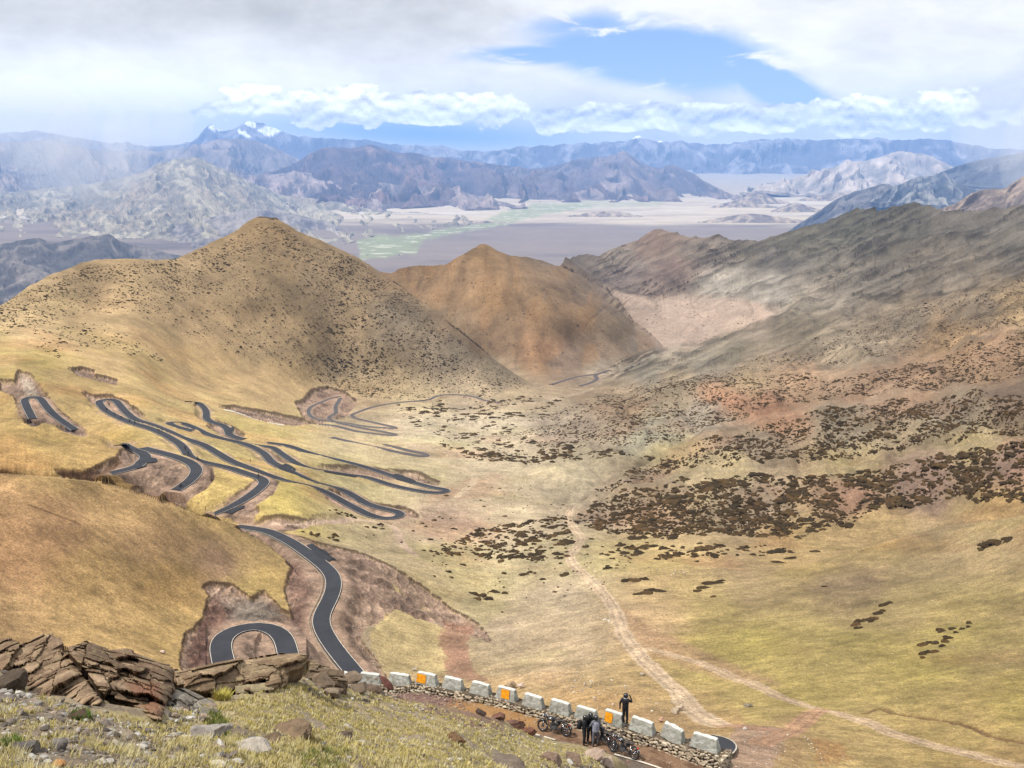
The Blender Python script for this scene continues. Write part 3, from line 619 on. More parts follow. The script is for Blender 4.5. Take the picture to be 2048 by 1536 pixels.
# ------------------------------------------------------------------ ground colours
CC = [  # part of this tone variation is hillside light and cloud shade held as colour
 (0,620,198,172,125),(90,570,190,163,120),(180,540,172,146,106),(330,560,176,150,110),(540,450,148,122,84),(540,520,152,128,92),(450,560,158,134,98),(650,560,150,128,96),(700,640,152,130,98),(800,650,142,122,94),(900,720,140,122,96),(1000,750,148,132,108),
 (60,660,214,184,132),(200,640,190,162,116),(400,650,178,150,108),(550,680,176,150,110),(700,740,162,142,110),(200,700,208,176,122),(400,730,200,168,116),(560,760,205,174,122),(700,780,180,155,115),(0,700,196,172,112),
 (60,740,176,152,92),(300,780,200,172,112),(150,800,188,160,100),(0,870,184,154,92),(100,900,186,156,92),(200,900,186,154,92),(350,830,196,172,112),(450,900,198,176,112),(600,870,206,182,120),(750,910,204,180,118),(600,1000,194,172,92),(450,960,198,170,98),(700,970,190,172,98),(850,950,196,176,118),
 (850,850,206,186,142),(1000,830,204,184,144),(950,790,176,158,130),(1000,900,202,180,136),(1000,1000,196,172,126),(900,1030,190,158,122),(1000,1100,200,176,128),(900,1150,196,170,110),(870,1190,190,165,90),(1100,1160,196,170,126),(1000,1250,190,162,118),(1100,1300,190,160,112),(850,1300,186,156,104),(960,1230,184,164,100),(750,1250,178,152,106),(1200,1350,180,152,100),
 (0,1000,176,136,92),(100,1050,178,136,94),(250,1010,176,140,92),(0,1150,176,134,92),(200,1150,180,144,90),(350,1180,180,142,86),(0,1230,184,146,98),(200,1250,186,150,96),(350,1250,186,152,94),(450,1130,158,124,96),(500,1130,160,134,86),(300,1080,168,132,90),(520,1160,168,142,84),
 (1200,1130,192,166,112),(1350,1130,192,164,110),(1300,1250,190,160,116),(1500,1200,158,132,100),(1450,1230,162,138,92),(1500,1280,166,146,84),(1400,1300,172,150,90),(1700,1180,150,124,98),(1850,1130,156,134,94),(2000,1100,166,142,98),(1650,1300,164,142,90),(1800,1350,168,144,90),(1900,1250,160,136,90),(1800,1220,156,132,94),(2000,1300,150,126,90),(2048,1400,164,140,82),(1900,1450,168,140,92),(1700,1480,180,150,104),(1550,1480,166,132,100),(2048,1530,176,142,98),(1450,1450,176,140,100),(1600,1380,174,150,92),(1500,1420,178,152,98),
 (1750,1060,176,146,94),(1600,1085,180,150,96),(2000,1010,180,152,96),
 (1300,1020,166,136,106),(1250,1000,168,142,110),(1500,1000,150,128,104),(1700,990,160,120,96),(1850,960,150,120,104),(2000,930,146,116,100),(1450,945,186,164,120),(1700,940,172,150,106),(1950,900,168,146,104),
 (1300,950,150,128,102),(1500,890,150,130,108),(1700,850,150,134,112),(1900,830,146,128,106),(2048,800,120,98,82),(1150,930,188,168,122),(1350,910,176,156,112),
 (1150,860,160,136,108),(1250,830,160,130,100),(1300,870,168,160,136),(1450,800,180,130,96),(1550,830,172,128,98),(1600,770,172,136,104),(1700,760,162,130,102),(1850,740,166,130,100),(2000,710,160,124,94),(1400,830,168,152,132),(1500,760,168,140,104),
 (1100,830,176,156,126),(1200,790,158,134,104),(1350,770,156,136,108),(1300,740,132,122,106),(1450,700,132,120,100),(1600,660,128,114,94),(1800,640,140,122,100),(1700,700,150,132,108),(1900,680,166,132,92),(2048,620,158,130,92),(1950,610,134,114,90),(1400,720,126,116,100),
 (1600,600,136,124,108),(1750,560,112,102,90),(1900,550,114,102,88),(2048,500,104,96,86),(1500,600,150,140,128),(1450,580,168,158,144),(1550,570,160,150,138),(1650,590,150,136,120),
 (1400,640,186,160,140),(1320,620,182,156,136),(1300,680,176,152,132),(1500,640,172,152,130),(1200,740,176,158,136),(1320,700,168,152,132),
 (1150,515,128,112,98),(1220,510,134,116,98),(1320,490,134,110,96),(1330,540,130,106,96),(1400,500,118,104,92),(1500,510,108,98,84),(1600,490,98,92,78),(1700,440,88,84,72),(1800,440,92,86,74),(1950,440,96,88,78),(1300,560,130,110,100),(1560,530,104,96,88),(1250,550,132,110,100),
 (970,500,152,112,64),(900,560,156,116,72),(850,550,150,112,70),(1000,600,150,112,68),(1100,560,138,104,68),(1150,640,148,110,68),(1080,700,172,120,74),(1200,690,144,112,82),(1250,660,150,118,78),(1000,680,150,114,76),(1140,720,150,118,92),
]
CC = np.array(CC, float)
_l = CC[:, 2:].mean(1, keepdims=True); _cn = ((CC[:, 0] > 780) & (CC[:, 0] < 1300) & (CC[:, 1] < 740) & (CC[:, 1] > 495))*.28
CC[:, 2:] = _l+(CC[:, 2:]-_l)*(.76-_cn[:, None]*.7)
CL = A(CC[:, 2], CC[:, 3], CC[:, 4]).reshape(3, -1).T if False else np.stack([lin(CC[:, 2+i])*KA for i in range(3)], 1)
def colour_at(px, py):
    sh = px.shape; x = px.ravel(); y = py.ravel()
    x = x+fbm(x/60, y/40, 4, 401)*34; y = y+fbm(x/60, y/40, 4, 402)*20
    num = np.zeros((len(x), 3)); den = np.zeros(len(x))
    for i in range(len(CC)):
        w_ = 1/(((x-CC[i, 0])/1.5)**2+((y-CC[i, 1]))**2+160)**2
        den += w_; num += w_[:, None]*CL[i]
    return (num/den[:, None]).reshape(*sh, 3)
C = colour_at(PX, PY)
_g = sstep(1050, 1300, PX)*sstep(1250, 1000, PY)
C = C*(np.array([1.17, 1.09, .98])*(1-_g[..., None])+np.array([1.02, 1.0, .95])*_g[..., None])
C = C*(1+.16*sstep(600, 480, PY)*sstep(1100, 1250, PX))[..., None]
_m = sstep(560, 700, PX)*sstep(1300, 1150, PX)*sstep(780, 850, PY)*sstep(1400, 1300, PY); _l = C.mean(-1, keepdims=True); C = C+(_l*1.02-C)*.26*_m[..., None]
C = C*(1+np.array([.09, .12, .10])*(sstep(640, 560, PX)*sstep(930, 980, PY))[..., None])
X, Y = Q[..., 0], Q[..., 1]
# grain seen at every distance, tied to the ground
gr = np.zeros(PX.shape)
for i, wl in enumerate([160, 80, 40, 20, 10, 5, 2.5, 1.2]):
    a = sstep(1.6, 3.5, wl/(D*.003))*sstep(.22, .08, wl/D)
    gr += a*n2(X/wl+3*i, Y/wl*.75, 300+i)
C = C*(1+.17*gr)[..., None]
# greener and redder drifts of thin grass
vz = 1-shz*.6
C = mixn(C, C*np.array([.99, 1.03, .88]), sstep(.02, .3, fbm(X/70, Y/110, 4, 511))*sstep(1400, 700, D)*vz*.8)
C = mixn(C, C*np.array([1.0, .86, .84]), sstep(.05, .35, fbm(X/60, Y/90, 4, 611))*sstep(1400, 700, D)*.75*(1-.7*(PX < 600)*(PY > 940)))
C = C*(1-np.array([.03, -.03, .12])*(sstep(1300, 1450, PX)*sstep(1120, 1200, PY))[..., None])
# hillside streaks
C = C*(1-hill_r*.6*(strata-.4))[..., None]*(1-hill_r*band*.85*(slin-.38))[..., None]
C = mixn(C, A(196, 172, 154)*(1+.12*fbm(PX/30, PY/14, 4, 719))[..., None], fan*.75)
lt = sstep(.15, .4, fbm(PX/200, acr/16, 4, 711))*hill_r
C = mixn(C, A(170, 160, 146), lt*.16)
for fi in (8, 9, 10, 11, 12, 13):              # dark beds under the ridge lines, painted in as ridge shading
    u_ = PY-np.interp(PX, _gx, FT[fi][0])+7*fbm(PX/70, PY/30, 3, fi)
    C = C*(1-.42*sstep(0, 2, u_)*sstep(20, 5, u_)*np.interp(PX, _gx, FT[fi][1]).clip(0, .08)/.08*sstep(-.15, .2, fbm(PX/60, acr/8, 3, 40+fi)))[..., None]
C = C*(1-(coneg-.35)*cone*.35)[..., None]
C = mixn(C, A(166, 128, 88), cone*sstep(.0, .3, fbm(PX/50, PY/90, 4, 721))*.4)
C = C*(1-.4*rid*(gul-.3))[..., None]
scr = sstep(.2, .5, ridged((PX*.75+PY)/16, (PX-PY*.75)/140, 3, 731))     # fine downhill scree lines of the big hill
C = C*(1-bigm*scr*.12*sstep(480, 640, PX))[..., None]
# bare cuts: purple grey scree, pink dust by the road, dark overhanging rim
cc = mixn(A(166, 140, 120), A(126, 104, 90), sstep(-.1, .3, fbm(X/14, Y/20, 4, 801)))
cc = mixn(cc, A(176, 148, 130), sstep(.0, .35, fbm(X/22, Y/12, 4, 811))*.8)
cc = mixn(cc, A(150, 140, 128), polymask(PX, PY, [(450, 1200), (520, 1190), (560, 1225), (520, 1245), (455, 1235)], 14, 5, 30, 3)*.7)
cc = mixn(cc, A(112, 80, 70), polymask(PX, PY, [(365, 1300), (385, 1262), (412, 1200), (470, 1210), (440, 1260), (420, 1330), (380, 1330)], 14, 8, 30, 4)*.8)
cc = mixn(cc, A(120, 88, 78), polymask(PX, PY, [(585, 1225), (575, 1180), (560, 1110), (600, 1130), (625, 1180), (610, 1250), (590, 1250)], 12, 8, 30, 5)*.6)
cc = mixn(cc, A(196, 178, 158), polymask(PX, PY, [(40, 745), (60, 752), (75, 785), (50, 785)], 6, 4, 20, 6)*.8)
cc = cc*(1+.26*n2(X/1.4, Y/2.0, 5)+.26*gr+.3*(ridged((X-Y*.3)/5, Y/22, 3, 815)-.35))[..., None]
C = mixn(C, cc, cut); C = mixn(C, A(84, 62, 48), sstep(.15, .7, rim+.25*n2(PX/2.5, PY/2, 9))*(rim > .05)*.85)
# shoulders of the roads
sh = np.where(road_d > 1e8, 0, sstep(4.6, 1.5, road_d+1.6*n2(X/5, Y/5, 821)))
C = mixn(C, A(182, 152, 130)*(1+.14*gr)[..., None], sh*.7*sstep(.25, -.25, n2(X/9, Y/9, 823)-.15))
# green scraps inside the big cut
for pl in ([(775, 1155), (790, 1165), (810, 1180), (795, 1178)], [(840, 1200), (858, 1212), (868, 1225), (850, 1212)], [(740, 1270), (770, 1225), (800, 1215), (850, 1240), (895, 1260), (900, 1330), (880, 1350), (770, 1345), (745, 1300)]):
    C = mixn(C, A(192, 170, 124)*(1+.15*gr)[..., None], polymask(PX, PY, pl, 3, 4, 18, 7))
# red wash by the excavated gully
C = mixn(C, A(168, 128, 106)*(1+.2*gr)[..., None], polymask(PX, PY, [(885, 1235), (950, 1245), (935, 1290), (945, 1340), (985, 1365), (900, 1355), (880, 1290)], 5, 7, 25, 8)*.85)
C = mixn(C, A(178, 144, 112)*(1+.2*gr)[..., None], polymask(PX, PY, [(1240, 1210), (1320, 1260), (1420, 1310), (1560, 1370), (1500, 1372), (1400, 1345), (1300, 1310), (1250, 1250)], 9, 8, 40, 9)*.7)
C = mixn(C, A(168, 140, 120)*(1+.2*gr)[..., None], polymask(PX, PY, [(1470, 1450), (1560, 1455), (1570, 1490), (1540, 1530), (1440, 1560), (1450, 1500)], 6, 8, 30, 10)*.85)
C = mixn(C, A(178, 122, 80), polymask(PX, PY, [(1620, 1480), (1680, 1490), (1700, 1520), (1640, 1530)], 8, 9, 20, 11)*.45)
# dirt tracks: twin ruts
def track(pl, wpx, col=(214, 184, 158), s=.9, ruts=True):
    global C
    s3 = spline(pl, 6); q, _ = surf(s3[:, 0], s3[:, 1], 0)
    m = (PX > s3[:, 0].min()-40) & (PX < s3[:, 0].max()+40) & (PY > s3[:, 1].min()-30) & (PY < s3[:, 1].max()+30)
    d, _, _ = seg_dist(X[m], Y[m], q[:, :2]); wv = wpx*(1+.35*fbm(X[m]/9, Y[m]/9, 3, 831))
    a = sstep(wv, wv*.72, d)
    c = A(*col)*(1+.16*gr[m])[:, None]
    if ruts: c = c*(1-.26*np.exp(-((d-wv*.42)/(wv*.13))**2)+.06*np.exp(-(d/(wv*.15))**2))[:, None]
    C[m] = mixn(C[m], c, a*s)
track([(1140,1020),(1135,1040),(1148,1062),(1162,1080),(1150,1100),(1140,1120),(1165,1145),(1200,1175),(1225,1210),(1240,1250),(1262,1290),(1300,1335),(1350,1380),(1400,1430),(1440,1450)], 2.3, (214, 188, 158))
track([(1262,1295),(1320,1305),(1400,1330),(1480,1360),(1560,1390),(1640,1415),(1720,1440),(1800,1470),(1900,1500),(2060,1535)], 1.5, (208, 180, 148))
track([(1640,1415),(1610,1440),(1570,1470),(1520,1490)], 1.8, (190, 150, 120))
track([(1440,1450),(1500,1452),(1540,1462)], 1.6, (176, 136, 112), .7)
track([(545,1040),(640,1043),(740,1042),(790,1060),(805,1085),(830,1108)], 2.0, (206, 178, 156), .85, False)
track([(780,1075),(900,1050),(950,1040),(1000,1010),(1060,1010)], 1.5, (200, 174, 146), .55, False)
track([(900,1000),(930,980),(950,955),(930,940),(890,925),(860,915),(820,890),(790,870),(760,850)], 2.2, (214, 192, 162), .7, False)
track([(840,1130),(950,1135),(1060,1140),(1140,1135)], 1.5, (196, 166, 128), .4, False)
track([(455,868),(500,858),(540,850),(600,848)], 1.6, (176, 150, 112), .4, False)
track([(1075,772),(1100,770),(1130,778),(1180,782),(1100,800),(1000,806)], 5, (190, 170, 146), .7, False)
# erosion bank on the right
for pl, wd in (([(1730,1425),(1760,1415),(1790,1428),(1840,1437),(1900,1445),(1950,1460),(2000,1478),(2060,1485)], .5), ([(120,944),(170,950),(205,940),(238,917)], 1.3), ([(60,1010),(110,1030),(160,1052)], .35)):
    s3 = spline(pl, 4); q, _ = surf(s3[:, 0], s3[:, 1], 0)
    d, _, _ = seg_dist(X, Y, q[:, :2]); a = sstep(1.6*wd, .5*wd, d+.5*wd*n2(X/1.3, Y/1.3, 7))
    C = mixn(C, A(112, 84, 60), a*.8); Q[..., 2] -= a*.5*wd
C = C*(1+np.clip(np.random.default_rng(5).normal(0, .10, PX.shape), -.25, .3)*sstep(700, 860, PY+PX*0)*(1-.5*w))[..., None]
M_GROUND = mat_ground('hillside_ground', ((.05, .12), (.16, .16), (.5, .24), (1.6, .30), (4.5, .28)), bump=.7, bscale=1.4, bdist=.35)
def near_sheet():
    global Q, C
    # far side of the skyline ridges, sloping away
    tb = Q[0]; nb = []; d0 = D[0]
    for s in (.30, .18, .10, .05, .02, .007):
        b = tb.copy(); e = s*d0; n_ = b[:, :2]/np.linalg.norm(b[:, :2], axis=1)[:, None]
        b[:, :2] += n_*e[:, None]; b[:, 2] -= e*.52; nb.append(b)
    Qf = np.concatenate([np.array(nb), Q]); Cf = np.concatenate([np.repeat(C[:1], len(nb), 0), C])
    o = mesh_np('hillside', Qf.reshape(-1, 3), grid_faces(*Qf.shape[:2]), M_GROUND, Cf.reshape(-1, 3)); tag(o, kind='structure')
near_sheet()
def on_ground(px, py):
    """point of the built hillside under a direction (bilinear in the sheet)"""
    px = np.asarray(px, float); py = np.asarray(py, float)
    c = (px-cpx[0])/(cpx[1]-cpx[0]); c = np.clip(c, 0, NC-1.001); ci = c.astype(int); cf = c-ci
    y0 = np.interp(px, cpx, yt); y1 = np.interp(px, cpx, yb)
    r = np.clip((py-y0)/(y1-y0), 0, .9999)*(NR-1); ri = r.astype(int); rf = r-ri
    cf = cf[..., None]; rf = rf[..., None]
    return (Q[ri, ci]*(1-cf)+Q[ri, ci+1]*cf)*(1-rf)+(Q[ri+1, ci]*(1-cf)+Q[ri+1, ci+1]*cf)*rf
# ------------------------------------------------------------------ asphalt, edge lines
M_ASPH = mat_ground('asphalt', ((.15, .18), (2.0, .10)), rough=.85)
M_LINE = mat_plain('road_paint', tuple(lin((215, 205, 190))*.62), rough=.8, nscale=.8, namt=.3)
M_CONC = mat_plain('drain_concrete', tuple(A(170, 152, 130)), rough=.9, nscale=1.5, namt=.25)
def ribbon(name, q, off, width, mat, lift, skirt=0, col=None, wfun=None):
    t = np.gradient(q[:, :2], axis=0); t /= np.linalg.norm(t, axis=1)[:, None]+1e-9
    nrm = np.stack([t[:, 1], -t[:, 0]], 1)
    cols = [(-width/2, 0), (width/2, 0)] if not skirt else [(-width/2-.5, -skirt), (-width/2, 0), (-width*.2, .03), (width*.2, .03), (width/2, 0), (width/2+.5, -skirt)]
    V = []
    for o_, z in cols:
        v = q.copy(); w1 = (wfun if wfun is not None else 1)
        v[:, :2] += nrm*((off+o_)*w1)[:, None] if wfun is not None else nrm*(off+o_); v[:, 2] += z+lift; V.append(v)
    V = np.stack(V, 1)
    c = None if col is None else np.broadcast_to(col, V.shape).reshape(-1, 3)
    return mesh_np(name, V.reshape(-1, 3), grid_faces(*V.shape[:2]), mat, c)
ASPH = A(66, 68, 75)
roads = {}
for k, q in ROAD3.items():
    o = ribbon('road', q, 0, RW[k], M_ASPH, .05, .9, ASPH if k not in 'JKHGF' else A(104, 98, 98)); tag(o, kind='structure'); roads[k] = o
    if k in 'JKF': continue
    dn = np.linalg.norm(q, axis=1).mean(); lw = .15
    for sgn in (-1, 1):
        qq = q if not (k == 'A' and sgn == 1) else q
        l = ribbon('edge_line', qq, sgn*(RW[k]/2-.12), lw, M_LINE, .10, parent) if False else ribbon('edge_line', qq, sgn*(RW[k]/2-.1), lw, M_LINE, .10)
        l.parent = o
# concrete drain beside the lower road
q = ROAD3['A']; o = ribbon('roadside_drain', q[6:], 3.1, .26, M_CONC, .14); tag(o, kind='structure')
# paved lay-bys draped beside the road
for i, pl in enumerate(LAYBYS):
    xs = [p[0] for p in pl]; ys = [p[1] for p in pl]
    gx, gy = np.meshgrid(np.arange(min(xs)-1, max(xs)+1, .7), np.arange(min(ys)-1, max(ys)+1, .7))
    ins = inside(gx, gy, pl); q = on_ground(gx, gy)
    q[..., 2] += .34; f = grid_faces(*gx.shape); ok = ins.ravel()[f].sum(1) >= 3
    o = mesh_np('lay_by', q.reshape(-1, 3), f[ok], M_ASPH, np.broadcast_to(ASPH*.8, (gx.size, 3))); tag(o, kind='structure')
# ------------------------------------------------------------------ mesh builder
class MB:
    def __init__(s): s.v = []; s.f = []; s.c = []
    def add(s, v, f, c=None):
        b = len(s.v); s.v += [tuple(map(float, q)) for q in v]; s.f += [tuple(int(i)+b for i in q) for q in f]
        s.c += [c if c is not None else (.3, .3, .3)]*len(v); return s
    def box(s, c, d, rot=None, taper=(1, 1), col=None):
        x, y, z = (q/2 for q in d); tx, ty = taper
        vs = [Vector(q) for q in ((-x, -y, -z), (x, -y, -z), (x, y, -z), (-x, y, -z), (-x*tx, -y*ty, z), (x*tx, -y*ty, z), (x*tx, y*ty, z), (-x*tx, y*ty, z))]
        if rot is not None: vs = [rot@q for q in vs]
        return s.add([q+Vector(c) for q in vs], [(0, 3, 2, 1), (4, 5, 6, 7), (0, 1, 5, 4), (1, 2, 6, 5), (2, 3, 7, 6), (3, 0, 4, 7)], col)
    def tube(s, path, r, n=8, col=None, cap=True, sq=1.0):
        path = [Vector(p) for p in path]; r = r if isinstance(r, (list, tuple)) else [r]*len(path); vs = []
        ref = Vector((0, 0, 1))
        for i, p in enumerate(path):
            t = (path[min(i+1, len(path)-1)]-path[max(i-1, 0)]).normalized()
            if abs(t.dot(ref)) > .95: ref = Vector((1, 0, 0)) if abs(t.x) < .9 else Vector((0, 1, 0))
            a = t.cross(ref).normalized(); b = a.cross(t)
            vs += [p+(a*math.cos(2*math.pi*k/n)+b*math.sin(2*math.pi*k/n)*sq)*r[i] for k in range(n)]
        m = len(path); f = [(i*n+k, i*n+(k+1) % n, (i+1)*n+(k+1) % n, (i+1)*n+k) for i in range(m-1) for k in range(n)]
        if cap: f += [tuple(range(n))[::-1], tuple((m-1)*n+k for k in range(n))]
        return s.add(vs, f, col)
    def ball(s, c, r, n=12, m=8, rot=None, col=None):
        vs = []; f = []; r = r if isinstance(r, (tuple, list)) else (r, r, r)
        for i in range(m+1):
            for k in range(n):
                a = math.pi*i/m; b = 2*math.pi*k/n; q = Vector((r[0]*math.sin(a)*math.cos(b), r[1]*math.sin(a)*math.sin(b), r[2]*math.cos(a)))
                vs.append((rot@q if rot is not None else q)+Vector(c))
        f = [(i*n+k, (i+1)*n+k, (i+1)*n+(k+1) % n, i*n+(k+1) % n) for i in range(m) for k in range(n)]
        return s.add(vs, f, col)
    def torus(s, c, R, r, axis='y', n=32, m=8, a0=0, a1=2*math.pi, col=None):
        vs = []; full = abs(a1-a0-2*math.pi) < 1e-6; N = n if full else n+1
        for i in range(N):
            a = a0+(a1-a0)*i/n
            for k in range(m):
                b = 2*math.pi*k/m; rr = R+r*math.cos(b); h = r*math.sin(b)
                q = (rr*math.cos(a), h, rr*math.sin(a)) if axis == 'y' else (rr*math.cos(a), rr*math.sin(a), h)
                vs.append(Vector(q)+Vector(c))
        f = [(i*m+k, ((i+1) % N)*m+k, ((i+1) % N)*m+(k+1) % m, i*m+(k+1) % m) for i in range(n if full else n) for k in range(m)]
        return s.add(vs, f, col)
    def build(s, name, mat, parent=None, smooth=False, col=False):
        me = bpy.data.meshes.new(name); me.from_pydata(s.v, [], s.f); me.materials.append(mat)
        if smooth: me.shade_smooth()
        if col:
            a = me.color_attributes.new('Col', 'FLOAT_COLOR', 'POINT'); a.data.foreach_set('color', np.c_[np.array(s.c), np.ones(len(s.c))].astype(np.float32).ravel())
        me.update(); o = bpy.data.objects.new(name, me); COL.objects.link(o)
        if parent: o.parent = parent
        return o
def empty(name, loc=(0, 0, 0), rz=0.0):
    o = bpy.data.objects.new(name, None); COL.objects.link(o); o.location = loc; o.rotation_euler = (0, 0, rz); o.empty_display_size = .3; return o

# ------------------------------------------------------------------ dark cushion shrubs
M_SHRUB = mat_ground('shrub_twigs', ((1.5, .35), (6.0, .3)), bump=.8, bscale=5, bdist=.3)
SHV = []   # variants of one clump in unit space: lobed low dome
for k in range(10):
    r_ = np.random.default_rng(900+k); n = 16; a = np.arange(n)/n*2*math.pi
    R0 = 1+.22*np.sin(a*2+r_.uniform(0, 6))+.16*np.sin(a*3+r_.uniform(0, 6))+.16*r_.normal(size=n)
    ring = [np.stack([np.cos(a)*R0*s, np.sin(a)*R0*s, np.full(n, z)+(0 if s > .99 else 1)*.14*r_.normal(size=n)], 1) for s, z in ((1.0, -.25), (.93, .45), (.62, .85), (.28, 1.0))]
    v = np.concatenate(ring+[[[0, 0, 1.0]]]); f = []
    for i in range(3):
        for j in range(n): f += [(i*n+j, i*n+(j+1) % n, (i+1)*n+(j+1) % n), (i*n+j, (i+1)*n+(j+1) % n, (i+1)*n+j)]
    for j in range(n): f.append((3*n+j, 3*n+(j+1) % n, 4*n))
    SHV.append((v, np.array(f)))
def fill(pl, n, wmin, wmax, zone, thr=-.15, ns=40, aspect=1.0, hgt=(.45, .8), seed=0, grad=None):
    """random shrubs in a polygon, gathered by noise; returns rows px,py,w(m),aspect,height,zone"""
    xs = [p[0] for p in pl]; ys = [p[1] for p in pl]; r_ = np.random.default_rng(seed+1000); out = []
    x = r_.uniform(min(xs), max(xs), n*9); y = r_.uniform(min(ys), max(ys), n*9)
    wx = x+fbm(x/ns, y/ns, 3, seed+1)*ns*.35; wy = y+fbm(x/ns, y/ns, 3, seed+2)*ns*.22
    ok = inside(wx, wy, pl)
    g = fbm(x/ns, (y+.25*x)/(ns*.4), 4, seed+3, .6); ok &= g+r_.uniform(-.12, .12, len(x)) > thr
    if grad is not None: ok &= r_.uniform(0, 1, len(x)) < grad(x, y)
    x = x[ok][:n]; y = y[ok][:n]; g = g[ok][:n]
    u = r_.uniform(0, 1, len(x))**3.4; w = (wmin+(wmax-wmin)*u*(.6+.8*sstep(-.1, .3, g)))*.74
    Dd = tdepth(x, y)
    return np.stack([x, y, w*Dd/F, np.full(len(x), aspect)*r_.uniform(.6, 1.3, len(x)), r_.uniform(*hgt, len(x)), np.full(len(x), zone)], 1)
Z = []
Z.append(fill([(1140,1045),(1200,1000),(1300,975),(1420,950),(1500,944),(1600,955),(1750,945),(1850,915),(1960,895),(2060,885),(2200,860),(2200,1000),(2048,1000),(1900,1000),(1760,1015),(1700,1050),(1560,1078),(1450,1072),(1340,1082),(1260,1080),(1180,1062)], 4000, 5, 28, 0, -.17, 60, .9, seed=1))
Z.append(fill([(1300,1075),(1180,1062),(1150,1045),(1250,1000),(1400,985),(1560,1000),(1600,1060),(1450,1074)], 1300, 5, 20, 0, -.4, 60, .9, seed=21))
Z.append(fill([(1175,990),(1250,950),(1330,912),(1440,880),(1500,862),(1650,818),(1800,800),(2048,790),(2200,750),(2200,850),(2048,858),(1850,888),(1700,915),(1500,925),(1350,945),(1200,985)], 4200, 4, 15, 1, -.14, 50, .9, seed=2))
Z.append(fill([(1020,872),(1100,852),(1200,812),(1350,770),(1480,745),(1700,760),(1900,700),(2048,665),(2200,620),(2200,700),(2048,750),(1800,785),(1600,800),(1450,845),(1350,885),(1180,890),(1080,884)], 5200, 3.5, 11, 2, -.2, 45, .9, seed=3))
Z.append(fill([(1180,790),(1300,762),(1400,735),(1500,735),(1400,775),(1250,800),(1100,850),(1040,850)], 500, 3, 9, 2, -.1, 45, .9, seed=33))
Z.append(fill([(1400,742),(1500,715),(1600,690),(1750,640),(1900,600),(2048,560),(2200,520),(2200,640),(2048,650),(1850,700),(1700,722),(1560,735)], 3400, 2.2, 7, 3, -.15, 40, .8, seed=4))
Z.append(fill([(780,812),(900,795),(1000,795),(1150,792),(1100,830),(1020,868),(1040,884),(1180,892),(1320,910),(1180,922),(1040,920),(930,915),(890,893),(860,860),(800,835)], 1000, 3, 20, 4, .02, 45, .9, seed=5))
Z.append(fill([(910,905),(1000,908),(1120,905),(1180,915),(1100,925),(980,925)], 160, 6, 26, 4, -.2, 30, .8, seed=55))
Z.append(fill([(835,1105),(880,1090),(960,1060),(1060,1040),(1140,1028),(1135,1060),(1150,1078),(1140,1100),(1128,1122),(1070,1132),(980,1128),(940,1108),(880,1114)], 420, 7, 32, 5, -.2, 40, .95, seed=6))
Z.append(fill([(1165,1098),(1250,1088),(1330,1094),(1450,1092),(1600,1092),(1600,1102),(1500,1112),(1400,1116),(1300,1122),(1185,1116)], 110, 8, 38, 6, -.15, 40, .9, seed=7))
Z.append(fill([(600,1058),(640,1060),(680,1068),(670,1074),(620,1068)], 22, 8, 24, 7, -.9, 20, .8, seed=8))
Z.append(fill([(655,1023),(690,1028),(718,1033),(705,1038),(670,1032)], 16, 6, 20, 7, -.9, 20, .8, seed=9))
Z.append(fill([(730,1054),(765,1056),(772,1062),(745,1060)], 9, 8, 18, 7, -.9, 20, .8, seed=10))
Z.append(fill([(-310,700),(-100,655),(0,612),(100,560),(180,530),(330,530),(430,490),(540,445),(620,485),(720,525),(800,580),(900,668),(1000,745),(1060,778),(960,795),(800,800),(700,790),(600,745),(500,720),(420,690),(330,650),(250,625),(150,630),(60,660),(0,668),(-100,720)], 7500, 2.4, 7.5, 8, -.2, 60, .9, seed=11, grad=lambda x, y: np.clip(.25+.75*sstep(120, 10, y-np.interp(x, cpx, yt))+.35*sstep(600, 700, x), 0, 1)))
Z.append(fill([(60,655),(200,640),(300,690),(340,720),(300,715),(200,690),(120,718),(70,690)], 260, 3, 9, 8, .0, 30, .9, seed=12))
Z.append(fill([(600,700),(700,720),(760,750),(800,800),(720,800),(650,780)], 320, 3, 9, 8, -.1, 30, .9, seed=13))
Z.append(fill([(800,550),(970,495),(1120,530),(1300,690),(1050,745),(850,620)], 420, 2, 5, 9, -.05, 60, .9, seed=14))
Z.append(fill([(1250,590),(1400,600),(1560,600),(1500,650),(1400,680),(1330,680),(1290,640)], 260, 2, 5.5, 9, -.05, 40, .9, seed=15))
Z.append(fill([(690,1090),(760,1092),(1000,1230),(900,1290),(1150,1180),(1400,1130),(1060,960),(900,930),(830,1000)], 120, 4, 13, 7, .05, 60, .8, seed=16))
